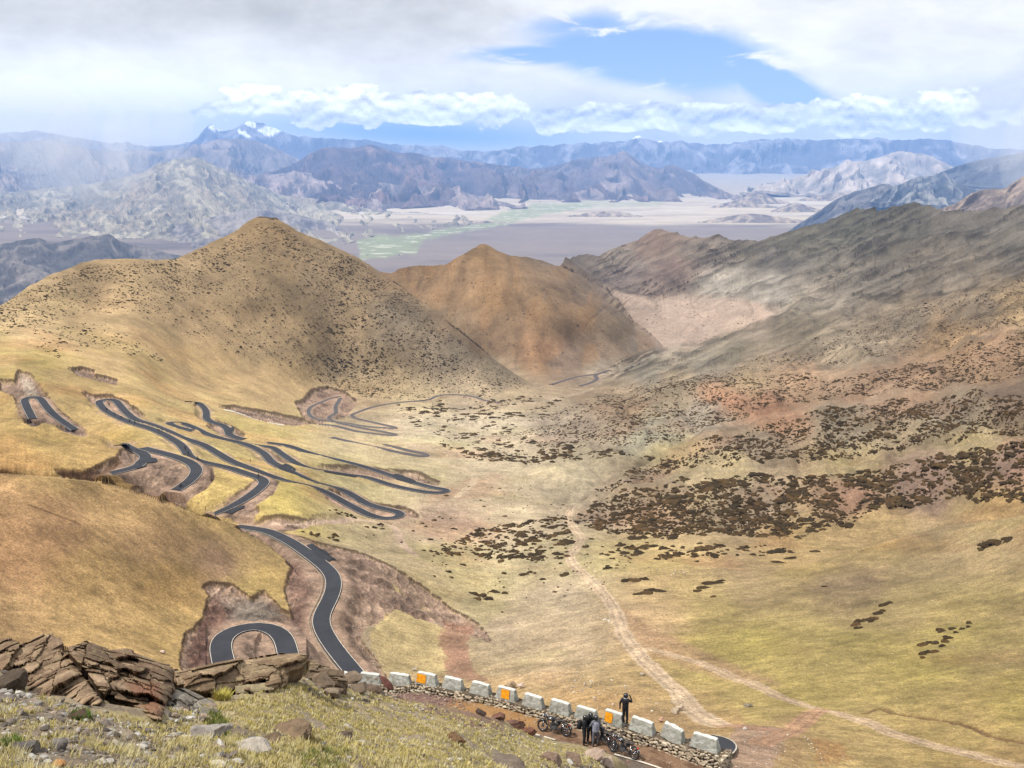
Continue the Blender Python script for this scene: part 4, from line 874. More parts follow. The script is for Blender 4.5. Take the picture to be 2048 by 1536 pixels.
SINGLE = [  # individually recognisable patches: px, py, width px, aspect, cluster
 (1978,1090,30,.9,10),(1998,1084,34,.9,10),(2020,1076,26,.8,10),(1965,1098,18,.8,10),(1985,1082,14,.8,10),
 (1714,1250,18,1.0,11),(1722,1243,20,.9,11),(1733,1241,16,.9,11),(1742,1244,14,1,11),(1751,1240,18,.9,11),(1759,1228,18,.9,11),(1767,1222,15,.9,11),(1768,1212,18,.8,11),(1779,1208,16,.7,11),(1718,1256,14,.9,11),
 (1848,1290,16,1,12),(1860,1286,14,.9,12),(1871,1287,16,.9,12),(1884,1291,13,.9,12),(1893,1283,14,1,12),(1897,1276,16,1,12),(1883,1263,20,.9,12),(1905,1260,12,.8,12),(1846,1308,14,1,12),(1855,1304,16,1,12),(1871,1303,14,.9,12),(1925,1260,9,1,12),(1939,1248,12,.9,12),(1936,1256,9,.9,12),(1846,1318,10,1,12),(1912,1266,8,1,12),
 (1408,1176,28,.6,13),(1425,1168,34,.6,13),(1395,1182,18,.6,13),(1441,1162,16,.6,13),
 (1290,1186,34,.6,14),(1312,1180,36,.6,14),(1275,1188,18,.6,14),(1250,1164,20,.8,14),(1270,1163,26,.8,14),(1290,1160,18,.8,14),
 (1555,1125,26,.5,15),(1580,1118,24,.5,15),(1630,1103,20,.4,15),(1650,1171,10,.8,15),(1428,1193,10,.8,15),
 (945,1186,18,.8,16),(960,1190,22,.8,16),(975,1196,20,.8,16),(955,1196,16,.8,16),(988,1181,18,.8,16),(1010,1184,16,.7,16),(1048,1152,16,.7,16),(1060,1148,12,.7,16),(895,1145,12,.8,16),(902,1155,9,.8,16),(925,1130,12,.8,16),(1130,1148,22,.7,16),(1215,1137,20,.7,16),
]
sp = np.array([(a, b, c, d, e) for a, b, c, d, e in SINGLE], float); Ds = tdepth(sp[:, 0], sp[:, 1])
Z.append(np.stack([sp[:, 0], sp[:, 1], sp[:, 2]*Ds/F*1.1, sp[:, 3]*1.0, np.full(len(sp), .5), sp[:, 4]], 1))
SH = np.concatenate(Z); SH = SH[np.argsort(SH[:, 5], kind='stable')]
Qs = on_ground(SH[:, 0], SH[:, 1]); _u, _v = pix(Qs); okv = np.ones(len(SH), bool)
# nothing grows on the roads
for k, r in ROAD3.items():
    m = (np.abs(Qs[:, 0]-r[:, 0].mean()) < np.ptp(r[:, 0])/2+8) & (np.abs(Qs[:, 1]-r[:, 1].mean()) < np.ptp(r[:, 1])/2+8)
    if m.any():
        d_, _, _ = seg_dist(Qs[m, 0], Qs[m, 1], r[:, :2]); t_ = okv[m]; t_[d_ < RW[k]/2+2+SH[m, 2]*.4] = False; okv[m] = t_
SH = SH[okv]; Qs = Qs[okv]
area = SH[:, 2]**2*SH[:, 3]/(Qs**2).sum(1); onscr = (SH[:, 0] > 0) & (SH[:, 0] < 2048) & (SH[:, 1] < 1400)
rank = np.argsort(-(area*onscr+(SH[:, 5] >= 10)*1.0)); big_ = rank[:300]
ZL = {0: ('low dark brown shrub in the dense cover of the nearest right-hand shrub hillside', 'dense shrubs of the near right hillside'),
 1: ('small dark shrub among thousands on the second ridge of the right-hand slopes', 'shrubs of the second right ridge'),
 2: ('small dark shrub on the rust coloured ridge at the far right', 'shrubs of the rusty ridge'),
 3: ('tiny dark shrub on the olive slope high at the far right', 'shrubs of the olive slope'),
 4: ('flat dark shrub patch on the pale flat valley floor beyond the switchbacks', 'shrubs of the far valley floor'),
 5: ('dark cushion shrub in the loose field on the valley floor left of the dirt track', 'shrubs left of the dirt track bend'),
 6: ('flat dark shrub in the thin row below the shrub hillside, right of the track', 'row of shrubs below the right hillside'),
 7: ('dark shrub standing alone in the grass near the paved switchbacks', 'shrubs near the switchbacks'),
 8: ('tiny dark shrub on the tall scree hill at left', 'shrubs of the tall left hill'), 9: ('tiny dark shrub on the brown cone hill', 'shrubs of the cone hill'),
 10: ('dark shrub in the long lone patch at the upper right edge of the green slope', 'long shrub patch at the right edge'),
 11: ('dark shrub of the winding chain alone on the green right slope', 'winding shrub chain on the green slope'),
 12: ('dark shrub in the lowest broken cluster on the right slope', 'lowest shrub cluster on the right slope'),
 13: ('flat dark shrub of the slanted strip right of the dirt track bend', 'slanted shrub strip'),
 14: ('flat dark shrub beside the dirt track where it straightens', 'shrubs beside the straight track'),
 15: ('thin dark shrub strip on the upper edge of the green slope', 'thin shrub strips of the green slope'),
 16: ('small dark shrub on the stony valley floor between the red wash and the track', 'scattered shrubs of the stony floor')}
SCOL = [A(72, 58, 38), A(84, 68, 44), A(64, 52, 34), A(98, 76, 48)]
def shrub_vertices(i, local=False):
    v, f = SHV[int(i) % 10]; w = SH[i, 2]/2; v = v*np.array([w, w*SH[i, 3]*1.25, SH[i, 4]*min(1.0, .35+w*.35)])
    return v, f
shm = {}
for n_, i in enumerate(big_):
    key = int(i) % 10
    if key not in shm:
        v, f = SHV[key]; o = mesh_np('shrub', v, f, M_SHRUB, np.broadcast_to(SCOL[key % 4], v.shape)); shm[key] = o.data
    else: o = bpy.data.objects.new('shrub', shm[key]); COL.objects.link(o)
    w_ = SH[i, 2]/2; o.location = Qs[i]; o.scale = (w_, w_*SH[i, 3]*1.25, SH[i, 4]*min(1.0, .35+w_*.35)); o.rotation_euler = (0, 0, .35*math.sin(i*1.7))
    lb, gp = ZL[int(SH[i, 5])]; tag(o, lb, 'shrub', gp)
rest = np.ones(len(SH), bool); rest[big_] = False; idx = np.nonzero(rest)[0]
V_ = []; F_ = []; C_ = []; b_ = 0
for i in idx:
    v, f = shrub_vertices(i); c_, s_ = math.cos(.3*math.sin(i)), math.sin(.3*math.sin(i))
    v = np.stack([v[:, 0]*c_-v[:, 1]*s_, v[:, 0]*s_+v[:, 1]*c_, v[:, 2]], 1)+Qs[i]
    V_.append(v); F_.append(f+b_); b_ += len(v); C_.append(np.broadcast_to(SCOL[i % 4]*(.8+.4*hash1(i)), v.shape))
o = mesh_np('shrub_cover', np.concatenate(V_), np.concatenate(F_), M_SHRUB, np.concatenate(C_)); tag(o, kind='stuff')
# ------------------------------------------------------------------ stones
def stone_shape(seed, sub=0, flat=.6, cuts=9, rough=.0):
    """angular stone: a ball cut by random planes"""
    r_ = np.random.default_rng(seed); n = 8 if sub == 0 else 16 if sub == 1 else 40; m = n//2+1
    a = np.linspace(0, math.pi, m+1)[:, None]; b = (np.arange(n)/n*2*math.pi)[None]
    v = np.stack([np.sin(a)*np.cos(b), np.sin(a)*np.sin(b), np.cos(a)+0*b], -1).reshape(-1, 3)
    for k in range(cuts):
        nn = r_.normal(size=3); nn /= np.linalg.norm(nn); h = r_.uniform(.45, .85); d = v@nn
        v = v-np.where(d > h, d-h, 0)[:, None]*nn
    if rough: v = v*(1+rough*fbm(v[:, 0]*2.5+seed+v[:, 2], v[:, 1]*2.5-v[:, 2]*1.7, 4, seed)[:, None])
    v = v*np.array([1, r_.uniform(.6, .95), flat])
    f = [(i*n+k, (i+1)*n+k, (i+1)*n+(k+1) % n, i*n+(k+1) % n) for i in range(m) for k in range(n)]
    return v, np.array(f)
STN = [stone_shape(40+k, 0, .5+.1*(k % 3)) for k in range(12)]
M_STONE = mat_ground('stone', ((3.0, .18), (18.0, .2)), bump=.7, bscale=12, bdist=.04)
def scatter_stones(name, pts, size, cols, seed=0, sink=.15, flat=1.0):
    r_ = np.random.default_rng(seed); V = []; Fc = []; Cc = []; b = 0
    for i, p in enumerate(pts):
        v, f = STN[r_.integers(12)]; s = size[i]; a = r_.uniform(0, 6.28); c, q = math.cos(a), math.sin(a)
        v = v*np.array([s, s, s*flat]); t = r_.normal(0, .25)
        v = np.stack([v[:, 0]*c-v[:, 1]*q, v[:, 0]*q+v[:, 1]*c, v[:, 2]+v[:, 0]*t], 1)+np.asarray(p)+np.array([0, 0, s*sink])
        V.append(v); Fc.append(f+b); b += len(v); Cc.append(np.broadcast_to(cols[r_.integers(len(cols))]*r_.uniform(.75, 1.25), v.shape))
    return mesh_np(name, np.concatenate(V), np.concatenate(Fc), M_STONE, np.concatenate(Cc))
def pxfill(pl, n, seed, thr=None, ns=50):
    r_ = np.random.default_rng(seed); xs = [p[0] for p in pl]; ys = [p[1] for p in pl]
    x = r_.uniform(min(xs), max(xs), n*6); y = r_.uniform(min(ys), max(ys), n*6); ok = inside(x, y, pl)
    if thr is not None: ok &= fbm(x/ns, y/ns*1.5, 4, seed) > thr
    return x[ok][:n], y[ok][:n]
LG = [A(205, 190, 170), A(185, 170, 152), A(220, 205, 185), A(170, 150, 132)]
sx_, sy_, ss_ = [], [], []
for pl, n, s0, s1, thr in (([(800,1130),(1000,1130),(1140,1150),(1230,1260),(1330,1400),(1440,1480),(1100,1420),(830,1345),(940,1250)], 1500, .8, 3.4, -.05),
        ([(1140,1080),(1200,1150),(1260,1260),(1400,1430),(1350,1420),(1210,1240),(1130,1120)], 420, 1, 4.5, -.1), ([(1230,1130),(1420,1140),(1330,1160)], 90, 1, 4, -.1),
        ([(690,1150),(730,1250),(790,1360),(760,1370),(715,1280),(670,1180)], 420, .8, 3.2, -.2), ([(600,1060),(900,1010),(1100,950),(1000,1060),(800,1110)], 350, .8, 2.5, -.05),
        ([(1250,1480),(1480,1450),(1600,1470),(1750,1536),(1400,1560)], 420, 1, 4.5, -.1), ([(1400,1200),(2048,1100),(2048,1530),(1700,1430),(1420,1290)], 900, .8, 2.2, -.1),
        ([(380,1330),(430,1180),(560,1230),(600,1110),(680,1180),(620,1330)], 420, .8, 2.8, -.2), ([(0,960),(500,1060),(560,1180),(350,1240),(300,1320),(0,1270)], 200, .6, 1.8, .1),
        ([(60,790),(100,850),(60,850),(120,800),(180,850),(250,840),(300,870),(180,900)], 120, .7, 2.2, -.2), ([(1040,1340),(1180,1400),(1340,1430),(1300,1380),(1150,1340)], 130, 2, 7, -.1)):
    x, y = pxfill(pl, n, 300+len(sx_)+n, thr); sx_.append(x); sy_.append(y); r_ = np.random.default_rng(n); ss_.append(s0+(s1-s0)*r_.uniform(0, 1, len(x))**3)
sx_ = np.concatenate(sx_); sy_ = np.concatenate(sy_); ss_ = np.concatenate(ss_); q = on_ground(sx_, sy_)
dr = np.full(len(q), 1e9)
for k in 'AU': dr = np.minimum(dr, seg_dist(q[:, 0], q[:, 1], ROAD3[k][:, :2])[0])
ok = dr > 3; q = q[ok]; ss_ = ss_[ok]
o = scatter_stones('scattered_stones', q, ss_*np.linalg.norm(q, axis=1)/F*.66, LG, 5, .2); tag(o, kind='stuff')
M_BOULDER = mat_ground('boulder_rock', ((1.2, .22), (6.0, .25)), bump=.8, bscale=5, bdist=.12)
def boulder(px, py, wpx, d, label, col, seed, flat=.6, group=None, sink=.25, name='boulder', ang=0.0, rough=.25, tilt=0.0):
    v, f = stone_shape(seed, 2, flat, 14, rough); w = wpx*d/F/2
    m = Matrix.Rotation(ang, 3, 'Z')@Matrix.Rotation(tilt, 3, 'Y'); v = (v*w)@np.array(m).T
    cc = np.broadcast_to(col, v.shape)*(1+.3*fbm(v[:, 0]/w*2+seed, v[:, 1]/w*2+v[:, 2]/w*2.5, 4, seed)[:, None])
    o = mesh_np(name, v, f, M_BOULDER, cc); o.location = Vector(P(px, py, d))+Vector((0, 0, w*flat*(1-2*sink))); tag(o, label, name.replace('_', ' '), group); return o
for px, py, w_, lb, c in ((1496,1414,16,'lone grey boulder on the green slope right of the dirt track', (150,140,120)), (326,1306,12,'pale pink boulder lying alone at the foot of the orange grass slope', (225,200,180)),
        (1020,1375,22,'pale flat boulder just beyond the parapet, left of the middle blocks', (190,165,135)), (1042,1373,13,'small pinkish white boulder just beyond the parapet, right of a flat one', (225,200,185)),
        (1352,1425,20,'pale boulder pair beyond the standing rider, the nearer stone', (200,180,155)), (1360,1418,15,'pale boulder pair beyond the standing rider, the farther stone', (210,190,165)),
        (1323,1442,14,'pinkish boulder wedged behind the parapet near the tilted block', (205,165,140)), (1284,1352,12,'pale boulder at the edge of the dirt track', (200,185,165)), (829,1340,9,'small pale stone standing on the verge behind the parapet', (215,200,180)),
        (1218,1245,10,'whitish boulder at the left edge of the dirt track bend', (225,215,200)), (1210,1241,9,'flat whitish stone at the left edge of the dirt track', (225,215,200)), (1490,1459,10,'white boulder by the paved hairpin beyond the parapet end', (225,218,210))):
    q = on_ground(px, py); d_ = float(np.linalg.norm(q)); boulder(px, py, w_*1.15, d_, lb, A(*c), int(px), .62, sink=.2)
# ------------------------------------------------------------------ grassy foreground slope
FC = np.array([(-250,1600,11),(-250,1300,26),(0,1570,12.6),(0,1500,14.8),(0,1400,19.5),(0,1305,26),(150,1310,27),(300,1570,13.8),(300,1430,20),(300,1365,25.5),(450,1405,24),(600,1570,16),(600,1430,24.5),(600,1360,31),(700,1372,38),(800,1398,41.5),(800,1480,28),(900,1580,22),(900,1416,45),(900,1480,31),(1000,1442,48.5),(1000,1500,38),(1100,1580,34),(1060,1469,51),(1110,1484,52),(1180,1499,53),(1240,1518,54),(1262,1545,55),(1180,1580,46),(1300,1600,56),(300,1500,16.8),(600,1500,19.5)], float)
FT_ = TPS(np.c_[FC[:, 0]/1000, FC[:, 1]/600], np.log(FC[:, 2]), 1e-4)
FTOP = [(-260, 1300), (0, 1303), (100, 1300), (200, 1330), (300, 1365), (380, 1395), (440, 1400), (520, 1372), (600, 1352), (650, 1355), (700, 1368), (760, 1384), (800, 1396), (850, 1405), (900, 1415), (950, 1428), (1000, 1441), (1035, 1457), (1060, 1469), (1085, 1477), (1110, 1483), (1150, 1490), (1180, 1498), (1210, 1507), (1240, 1520), (1262, 1540), (1300, 1585)]
def fdepth(px, py):
    px = np.asarray(px, float); py = np.asarray(py, float); return np.exp(FT_(np.c_[px.ravel()/1000, py.ravel()/600])[:, 0].reshape(px.shape))
fx = np.arange(-260, 1300, 1.5); fyt = smitp(FTOP, fx)+fbm(fx/25, fx*0, 4, 5, .6)*3; NRF = 230
s_ = np.linspace(0, 1, NRF)[:, None]; FY = fyt+(1625-fyt)*s_; FX = np.broadcast_to(fx, FY.shape).copy()
FD = fdepth(FX, FY); FQ = P(FX, FY, FD); X_, Y_ = FQ[..., 0], FQ[..., 1]
FQ[..., 2] += fbm(X_/2.2, Y_/2.2, 5, 3)*.22*sstep(0, .12, s_)+fbm(X_/.4, Y_/.4, 3, 9)*.05
gm = sstep(-.12, .16, fbm(X_/1.6, Y_/1.6, 5, 44, .6)+.12*sstep(300, 700, FX)-.1*sstep(500, 100, FX)*sstep(1450, 1400, FY))
fc = mixn(A(172, 156, 136), A(148, 132, 114), sstep(-.1, .3, fbm(X_/.9, Y_/.9, 4, 45)))
fc = mixn(fc, A(192, 174, 126), gm*.7)
fc = mixn(fc, A(150, 118, 104), polymask(FX, FY, [(740, 1375), (960, 1425), (1010, 1445), (1000, 1465), (900, 1440), (800, 1410)], 5, 8, 30, 3)*.8)
fc = fc*(1+.25*fbm(X_/.12, Y_/.12, 3, 46))[..., None]
bk = []; t0 = FQ[0]; hn = t0[:, :2]/np.linalg.norm(t0[:, :2], axis=1)[:, None]
for e, dz in ((9, 9.5), (6, 6.4), (3.5, 3.4), (1.8, 1.5), (.8, .5), (.3, .12)):
    b = t0.copy(); b[:, :2] += hn*e; b[:, 2] -= dz; bk.append(b)
FQf = np.concatenate([np.array(bk), FQ]); fcf = np.concatenate([np.repeat(fc[:1], 6, 0), fc])
M_FORE = mat_ground('foreground_soil', ((2.5, .16), (12, .22), (50, .2)), bump=.8, bscale=18, bdist=.06)
o = mesh_np('ground', FQf.reshape(-1, 3), grid_faces(*FQf.shape[:2]), M_FORE, fcf.reshape(-1, 3), smooth=False); tag(o, kind='structure')
def on_fore(px, py):
    px = np.asarray(px, float); py = np.asarray(py, float); c = np.clip((px+260)/1.5, 0, len(fx)-1.01); ci = c.astype(int)
    r = np.clip((py-fyt[ci])/(1625-fyt[ci]), 0, .999)*(NRF-1); ri = r.astype(int); return FQ[ri, ci]
# grass tufts
def tufts(pl, n, seed, cols, hmin, hmax, thr=-.05, nb=11, wid=.011):
    x, y = pxfill(pl, n, seed, None); q = on_fore(x, y); k = fbm(q[:, 0]/1.6, q[:, 1]/1.6, 5, 44, .6)+.16*sstep(300, 700, x) > thr
    q = q[k]; r_ = np.random.default_rng(seed); N = len(q); d = np.linalg.norm(q, axis=1)
    hh = r_.uniform(hmin, hmax, (N, 1))*r_.uniform(.5, 1.1, (N, nb)); a = r_.uniform(0, 6.28, (N, nb)); ln = r_.uniform(.15, .8, (N, nb))
    bx = r_.normal(0, .035, (N, nb)); by = r_.normal(0, .035, (N, nb)); w = np.maximum(wid, d*.00055)[:, None]*r_.uniform(.7, 1.3, (N, nb))
    base = q[:, None, :]+np.stack([bx, by, -.02+0*bx], -1); tip = base+np.stack([np.cos(a)*hh*ln, np.sin(a)*hh*ln, hh], -1)
    sd_ = np.stack([-np.sin(a+.5), np.cos(a+.5), 0*a], -1)*w[..., None]*.5
    mid = base*.5+tip*.5+np.stack([0*a, 0*a, hh*.12], -1)
    V = np.stack([base-sd_, base+sd_, mid+sd_*.8, mid-sd_*.8, tip+sd_*.15, tip-sd_*.15], 2).reshape(-1, 3)
    nbl = N*nb; b = np.arange(nbl)[:, None]*6; f = np.concatenate([b+np.array([[0, 1, 2, 3]]), b+np.array([[3, 2, 4, 5]])])
    c = np.array(cols)[r_.integers(len(cols), size=N)]; c = np.repeat(c*r_.uniform(.75, 1.2, (N, 1)), nb*6, 0)
    return V, f, c
GC = [A(240, 222, 160), A(228, 212, 136), A(214, 198, 112), A(246, 234, 190), A(200, 186, 108), A(225, 205, 150)]
parts = [tufts([(-40,1340),(150,1420),(300,1440),(450,1410),(560,1370),(690,1375),(900,1420),(1060,1472),(1180,1500),(1262,1560),(1262,1600),(-40,1600)], 11000, 71, GC, .04, .095, .01),
    tufts([(430,1420),(620,1370),(800,1400),(1000,1450),(1180,1505),(1200,1590),(420,1590)], 6500, 72, GC, .035, .085, -.2),
    tufts([(-40,1480),(1000,1480),(1150,1590),(-40,1590)], 1200, 73, [A(235, 222, 170), A(222, 205, 140)], .10, .19, -.1, 14, .008),
    tufts([(400,1425),(445,1440),(460,1470),(420,1470)], 90, 74, [A(110, 125, 60), A(150, 150, 80)], .08, .16, -9, 18), tufts([(150,1430),(175,1432),(178,1445),(150,1444)], 60, 75, [A(100, 122, 55)], .08, .14, -9, 18),
    tufts([(600,1505),(700,1510),(690,1545),(600,1545)], 90, 76, [A(120, 132, 65), A(165, 162, 90)], .08, .15, -9, 18), tufts([(435,1318),(458,1318),(456,1338),(438,1338)], 40, 77, [A(222, 208, 110)], .15, .28, -9, 16),
    tufts([(5,1480),(35,1485),(30,1500),(5,1500)], 40, 78, [A(100, 125, 45)], .08, .14, -9, 16)]
b = 0; V_ = []; F_ = []; C_ = []
for v, f, c in parts: V_.append(v); F_.append(f+b); C_.append(c); b += len(v)
M_GRASS = mat_ground('dry_grass', ((8, .15),), rough=.8)
o = mesh_np('grass', np.concatenate(V_), np.concatenate(F_), M_GRASS, np.concatenate(C_)); tag(o, kind='stuff')
# loose slabs and chips
GR = [A(110, 100, 92), A(122, 112, 104), A(165, 158, 150), A(188, 182, 174), A(146, 134, 122), A(172, 152, 136), A(205, 200, 192), A(130, 118, 106)]
px_, py_, sz_ = [], [], []
for pl, n, s0, s1 in (([(-40,1400),(120,1400),(320,1450),(450,1500),(600,1600),(-40,1600)], 1800, 3, 24), ([(-40,1440),(700,1440),(1150,1590),(-40,1590)], 2000, 2, 16), ([(320,1380),(400,1400),(450,1450),(330,1440)], 300, 5, 24),
        ([(600,1350),(700,1365),(780,1385),(760,1410),(620,1400)], 260, 3, 14), ([(760,1384),(1060,1470),(1000,1475),(780,1420)], 420, 1.5, 9), ([(960,1435),(1060,1470),(1262,1545),(1200,1590),(1080,1545),(1000,1480)], 420, 1.5, 9), ([(-40,1300),(60,1290),(80,1420),(-40,1440)], 300, 4, 22), ([(1000,1520),(1200,1510),(1262,1590),(960,1590)], 260, 4, 18)):
    x, y = pxfill(pl, n, 900+n, None); px_.append(x); py_.append(y); r_ = np.random.default_rng(n+5); sz_.append(s0+(s1-s0)*r_.uniform(0, 1, len(x))**3.2)
px_ = np.concatenate(px_); py_ = np.concatenate(py_); sz_ = np.concatenate(sz_); q = on_fore(px_, py_)
o = scatter_stones('loose_stones', q, sz_*np.linalg.norm(q, axis=1)/F*.62, GR, 15, .12, .7); tag(o, kind='stuff')
def fb(px, py, w, lb, c, seed, flat=.55, **k):
    q = on_fore(px, py); boulder(px, py, w, float(np.linalg.norm(q)), lb, A(*c), seed, flat, **k)
fb(905,1487,58,'rounded brown boulder alone in the foreground grass, right of centre',(138,108,80),31,.62)
fb(590,1478,95,'broad low brown boulder sunk in grass in the lower middle',(142,120,98),32,.5); fb(540,1488,60,'low brown rock against the left side of the broad grass-sunk boulder',(134,114,94),33,.5)
fb(688,1483,44,'dark cracked boulder just right of the broad grass-sunk boulder',(110,96,84),34,.6); fb(672,1490,34,'grey brown rock touching the dark cracked boulder',(140,122,104),35,.6)
fb(500,1506,92,'whitish cracked rock at the lower left of centre',(190,180,168),36,.4); fb(425,1468,80,'long grey rock lying in grass left of the whitish cracked rock',(168,160,152),37,.32,ang=-.3)
fb(60,1508,70,'dark angular rock cluster at the lower left, the larger stone',(112,106,102),38,.6); fb(115,1500,60,'dark angular rock at the lower left, right of the larger one',(124,118,114),39,.6)
fb(155,1440,60,'dark brown low rock in grass below the layered outcrop',(104,86,72),40,.4); fb(28,1375,70,'dark rock with deep shade at the left edge below the ridge',(96,84,72),41,.6); fb(10,1400,50,'grey slab at the left edge under the dark rock',(140,130,122),42,.35)
fb(115,1534,30,'small orange brown stone at the bottom edge, lower left',(200,150,100),43,.6); fb(200,1528,40,'pale flat stone at the bottom edge, left',(205,198,190),44,.3); fb(425,1534,50,'cream flat stone at the bottom edge',(225,215,195),45,.3)
fb(508,1495,46,'greenish grey rock at lower left between two pale ones',(126,122,110),46,.6); fb(1060,1466,44,'reddish brown ledge rock at the roadside by the left motorcycle',(140,100,82),47,.4); fb(1030,1452,50,'dull red ledge rock left of the roadside ledge rock',(128,96,84),48,.4)
fb(1000,1438,34,'low red brown rock on the verge left of the roadside ledge',(128,94,80),49,.5); fb(962,1428,24,'dark stone on the slope edge under the parapet wall',(100,84,76),50,.6); fb(1100,1528,60,'pinkish brown rock at the bottom right of the grass slope',(152,128,112),51,.5)
fb(1145,1524,56,'brown rock at the bottom edge beside the pinkish one',(148,126,108),52,.5); fb(1190,1518,44,'pale pink rock at the grass edge by the white road line',(188,165,148),53,.6); fb(1215,1533,40,'pale pink block at the bottom edge by the white road line',(194,172,155),54,.6)
fb(1020,1540,90,'broad grey brown rock at the bottom edge right of centre',(134,120,108),55,.4); fb(775,1368,44,'dark red slab leaning at the left start of the parapet',(116,76,66),56,.2,tilt=.7,rough=.1); fb(745,1384,40,'brown rock beside the dark red slab',(134,114,98),57,.6)
fb(700,1362,50,'brown rock pile at the left end of the parapet, the upper stone',(140,122,104),58,.5); fb(715,1384,52,'brown rock pile at the left end of the parapet, the lower stone',(132,116,100),59,.5); fb(660,1392,56,'grey brown block resting in grass under the long ledge',(150,134,116),60,.5)
fb(640,1372,60,'brown ledge block at the right foot of the long layered outcrop',(134,116,98),61,.5)
# ------------------------------------------------------------------ layered outcrops
M_ROCK = mat_ground('layered_rock', ((1.5, .14), (7, .2), (28, .18)), bump=.6, bscale=14, bdist=.03)
def outcrop(outline, d0, ddx, ddy, ang, th, ln, label, col, col2, bulge=.9, seed=0, amp=.10, step=1.25, red=None):
    """a block of tilted strata: stepped, fractured face, real depth behind it"""
    xs = [p[0] for p in outline]; ys = [p[1] for p in outline]
    gx, gy = np.meshgrid(np.arange(min(xs)-8, max(xs)+9, step), np.arange(min(ys)-8, max(ys)+9, step))
    ca, sa = math.cos(ang), math.sin(ang)
    u = gx*ca+gy*sa; v = -gx*sa+gy*ca
    R = np.random.default_rng(seed+50); oc = np.array(outline, float); W_ = max(xs)-min(xs); H_ = max(ys)-min(ys)
    ncell = max(6, int(W_*H_/1900)); cs = []
    while len(cs) < ncell:
        c_ = (R.uniform(min(xs), max(xs)), R.uniform(min(ys), max(ys)))
        if inside(np.array([c_[0]]), np.array([c_[1]]), oc)[0]: cs.append(c_)
    cs = np.array(cs); csu = np.stack([cs[:, 0]*ca+cs[:, 1]*sa, (-cs[:, 0]*sa+cs[:, 1]*ca)*1.8], 1)
    wu = u+fbm(gx/16, gy/16, 4, seed+2, .6)*9; wv = v+fbm(gx/16+7, gy/16, 4, seed+3, .6)*7
    dd2 = np.sqrt((wu[..., None]-csu[:, 0])**2+(wv[..., None]*1.8-csu[:, 1])**2); od = np.argsort(dd2, -1); cell = od[..., 0]
    gap = np.take_along_axis(dd2, od[..., 1:2], -1)[..., 0]-np.take_along_axis(dd2, od[..., :1], -1)[..., 0]
    du = (u-csu[cell, 0]); dv = (v-csu[cell, 1]/1.8); hc = hash1(np.arange(ncell), seed+7); h2 = hash1(np.arange(ncell), seed+8); h3 = hash1(np.arange(ncell), seed+9); h4 = hash1(np.arange(ncell), seed+6)
    v2 = v+du*(h4[cell]-.5)*.16+hc[cell]*9+fbm(gx/40, gy/40, 3, seed)*2.0
    bnd = np.cumsum(th*R.choice([.3, .5, .8, 1.3, 2.2], 600)); bnd = np.concatenate([[0], bnd])+v2.min()-5
    lay = np.searchsorted(bnd, v2); lo = bnd[np.clip(lay-1, 0, 600)]; hi = bnd[np.clip(lay, 0, 600)]; fr = (v2-lo)/(hi-lo)
    r1 = hash1(lay+cell*37, seed); r2 = hash1(lay, seed+1); bl = np.floor(u/(ln*(.6+r2*1.4))+r1*9); rb = hash1(lay*131+bl, seed+2)
    sx = gx+(r1-.5)*th*1.3*ca; sy = gy+(r2-.5)*th*.9
    d, _, _ = seg_dist(sx, sy, outline, True); ins = inside(sx, sy, outline); sd_ = np.where(ins, d, 0)
    D_ = d0+(gx-xs[0])*ddx+(gy-ys[0])*ddy; q = P(gx, gy, D_); rim = 1-np.exp(-sd_/9)
    tow = bulge*.55*rim+(hc[cell]-.5)*.42+du*(h2[cell]-.5)*.012+dv*(h3[cell]-.35)*.020
    tow = tow+(r1-.5)*amp*1.15+(rb-.5)*amp*.5+(fr-.5)*amp*.5*np.clip((hi-lo)/th, .3, 1.2)-.11*np.exp(-(gap/2.0)**2)-amp*.35*np.exp(-((fr-1)/.12)**2)
    tow = tow+fbm(u/9, v/3, 4, seed+7, .65)*amp*.28
    fwd = -ray(gx, gy); fwd[..., 2] += .12
    front = q+fwd*(tow*ins)[..., None]; back = q-fwd*(.25+bulge*1.0*rim)[..., None]; back[..., 2] -= .5*rim
    c = mixn(A(*col), A(*col2), sstep(.2, .8, hc[cell]*.5+r1*.5+fbm(u/30, v/12, 3, seed+9)*.6)); c = c*(.82+.34*rb[..., None])*(1+.28*fbm(u/5, v/2, 4, seed+10, .6))[..., None]
    if red is not None: c = mixn(c, A(146, 102, 80)*(1+.3*fbm(u/6, v/6, 3, 5))[..., None], polymask(gx, gy, red, 8, 6, 15, 3)*.8)
    lich = sstep(.15, .38, fbm(gx/14, gy/9, 5, seed+12, .6)); c = mixn(c, A(178, 168, 124), lich*.35)
    nr, nc = gx.shape; f = grid_faces(nr, nc); ok = ins.ravel()[f].all(1); f = f[ok]
    n = nr*nc; fb_ = f[:, ::-1]+n
    e = {}                                    # close the rim between front and back
    for a, b in ((0, 1), (1, 2), (2, 3), (3, 0)):
        for i, j in zip(f[:, a].tolist(), f[:, b].tolist()):
            if (j, i) in e: del e[(j, i)]
            else: e[(i, j)] = 1
    ef = np.array([(j, i, i+n, j+n) for i, j in e])
    V = np.concatenate([front.reshape(-1, 3), back.reshape(-1, 3)]); Ff = np.concatenate([f, fb_, ef]); Cc = np.concatenate([c.reshape(-1, 3)]*2)
    # courses of broken slabs laid over the core
    R = np.random.default_rng(seed+50); cx_, cy_ = np.mean(xs), np.mean(ys); oc = np.array(outline, float)
    uo = oc[:, 0]*ca+oc[:, 1]*sa; vo = -oc[:, 0]*sa+oc[:, 1]*ca
    SV = [V]; SF = [Ff]; SC = [Cc]; nb_ = len(V)
